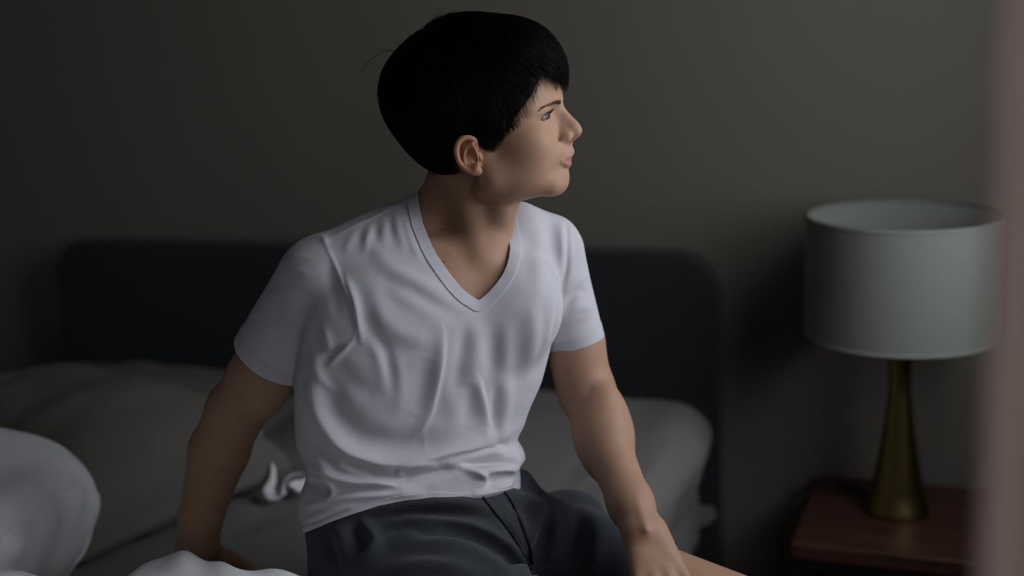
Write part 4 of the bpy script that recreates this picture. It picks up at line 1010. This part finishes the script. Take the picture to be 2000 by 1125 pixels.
# ---------------------------------------------------------------- shorts
def shorts_solid(P):
    d = ell(P, K(832, 1088, 1.778), (0.158, 0.105, 0.114))
    d = smin(d, cone(P, hipL, kneL, 0.088, 0.070), 0.035)
    d = smin(d, cone(P, hipR, kneR, 0.094, 0.086), 0.035)
    d = smin(d, ell(P, K(1018, 985, 1.815), (0.028, 0.050, 0.045)), 0.02)
    d = smin(d, ell(P, K(1112, 1008, 1.865), (0.052, 0.040, 0.050)), 0.012)
    d = smin(d, ell(P, K(828, 1010, 1.755), (0.138, 0.085, 0.104)), 0.03)
    return smin(d, smax(torso(P, 0.005), P[:, 1]-K(0, 955, 1.75)[1], 0.01), 0.012)
SF = [
 ([(690, 998), (760, 988), (832, 982), (900, 983), (950, 990)], 10, 0.0093), ([(700, 1018), (760, 1005), (820, 1000), (900, 1004), (960, 1014)], 9, -0.0101),
 ([(706, 1012), (726, 1040), (734, 1062), (722, 1082), (704, 1094)], 9, 0.0109, -1), ([(690, 1030), (706, 1056), (700, 1085)], 11, -0.0085), ([(650, 1020), (668, 1050), (672, 1085)], 16, 0.0070),
 ([(790, 1034), (836, 1024), (886, 1024), (940, 1036), (990, 1064), (1022, 1100), (1040, 1125)], 12, 0.0116), ([(820, 1046), (880, 1042), (930, 1052), (980, 1078), (1010, 1110)], 8, -0.0101), ([(780, 1060), (840, 1052), (900, 1062), (960, 1090), (1000, 1130)], 14, 0.0062),
 ([(760, 1026), (800, 1012), (860, 1012)], 8, 0.0054), ([(740, 1040), (790, 1030), (840, 1040)], 10, -0.0047), ([(740, 1090), (800, 1075), (880, 1085)], 18, -0.0054), ([(760, 1120), (840, 1100), (920, 1115)], 16, 0.0054),
 ([(994, 966), (1030, 976), (1056, 994), (1052, 1030), (1034, 1066)], 9, 0.0116, 1), ([(1000, 985), (1030, 1000), (1040, 1030)], 9, -0.0078), ([(1060, 1000), (1062, 1050), (1044, 1110)], 14, -0.0155), ([(1085, 985), (1090, 1040), (1070, 1100)], 16, 0.0085), ([(1120, 990), (1130, 1040), (1115, 1100)], 13, -0.0062), ([(1150, 995), (1165, 1040), (1160, 1100)], 14, 0.0054),
 ([(975, 1010), (1000, 1040), (1020, 1080)], 6, -0.0047), ([(1030, 1080), (1038, 1100), (1042, 1125)], 6, -0.0078),
 ([(640, 1040), (650, 1080), (660, 1120)], 12, -0.0062)]
V, Q = mesh_sdf(shorts_solid, np.array([-0.42, -0.66, -1.98]), np.array([0.42, -0.15, -1.30]), 0.0028); T = tri(Q); N = normals(V, T)
px, py = pxy(V); wgt = smooth01((np.maximum(N[:, 2], N[:, 1])-0.1)/0.4)
h = folds_h(px, py, SF)*wgt+0.0012*vnoise(V, 14, 31)+0.0007*vnoise(V, 34, 32)
# crosswise wrinkles on both legs
for a, b, ph in ((hipL, kneL, 0.3), (hipR, kneR, 1.1)):
    ax_v = (b-a)/np.linalg.norm(b-a); t = (V-a)@ax_v; h += 0.0014*np.sin(t*95+ph+3*vnoise(V, 9, 33))*smooth01((t-0.10)/0.1)*(np.linalg.norm(V-a-t[:, None]*ax_v, axis=1) < 0.12)
V = V+N*h[:, None]
def leg_g(V, a, b, tc):
    ax_v = (b-a)/np.linalg.norm(b-a); t = (V-a)@ax_v; r = np.linalg.norm(V-a-t[:, None]*ax_v, axis=1); return np.where(r < 0.14, tc-t, 0.2)
tL = (hipL+(kneL-hipL)*0.60, ); gL = leg_g(V, hipL, kneL, 0.255); gR = leg_g(V, hipR, kneR, 0.300)
top = K(840, 985, 1.76); up = -DN
gT = -((V-toK(np.array([-0.66, 1.52, 0.975])))@up)
g = np.minimum.reduce([gL, gR, gT])
V1, T1 = clip(V, T, g)
sho = shell(link_mesh('shorts', toW(V1), T1, M['short'], person), 0.0015); parent_base[sho.name] = tuple(BASE)
sho['label'] = 'charcoal marl jersey shorts'
for gg in (gL, gR):
    Vb, Tb = clip(V+N*0.0010, T, np.minimum(gg+0.0004, 0.020-gg)); shell(link_mesh('leg_hem', toW(Vb), Tb, M['short'], sho), 0.0016)
front = N[:, 2] > 0.1
def drape(pts, m=50, off=0.0012):
    out = []
    for qx, qy in spline(pts, m):
        k = np.argmin(np.where(front, np.hypot(px-qx, py-qy), 1e9)); d_ = -V[k, 2]; out.append(K(qx, qy, d_)+N[k]*off)
    out = np.array(out)
    for _ in range(6): out[1:-1] = 0.25*out[:-2]+0.5*out[1:-1]+0.25*out[2:]
    return out
px, py = pxy(V)
for pts in ([(938, 966), (958, 990), (980, 1018), (1000, 1045), (1020, 1080), (1036, 1112)], [(982, 958), (998, 980), (1012, 1010), (1024, 1040), (1034, 1068), (1040, 1100)]):
    Vd, Fd = tube(toW(drape(pts)), 0.0021, 8); link_mesh('drawcord', Vd, Fd, M['cordm'], sho)
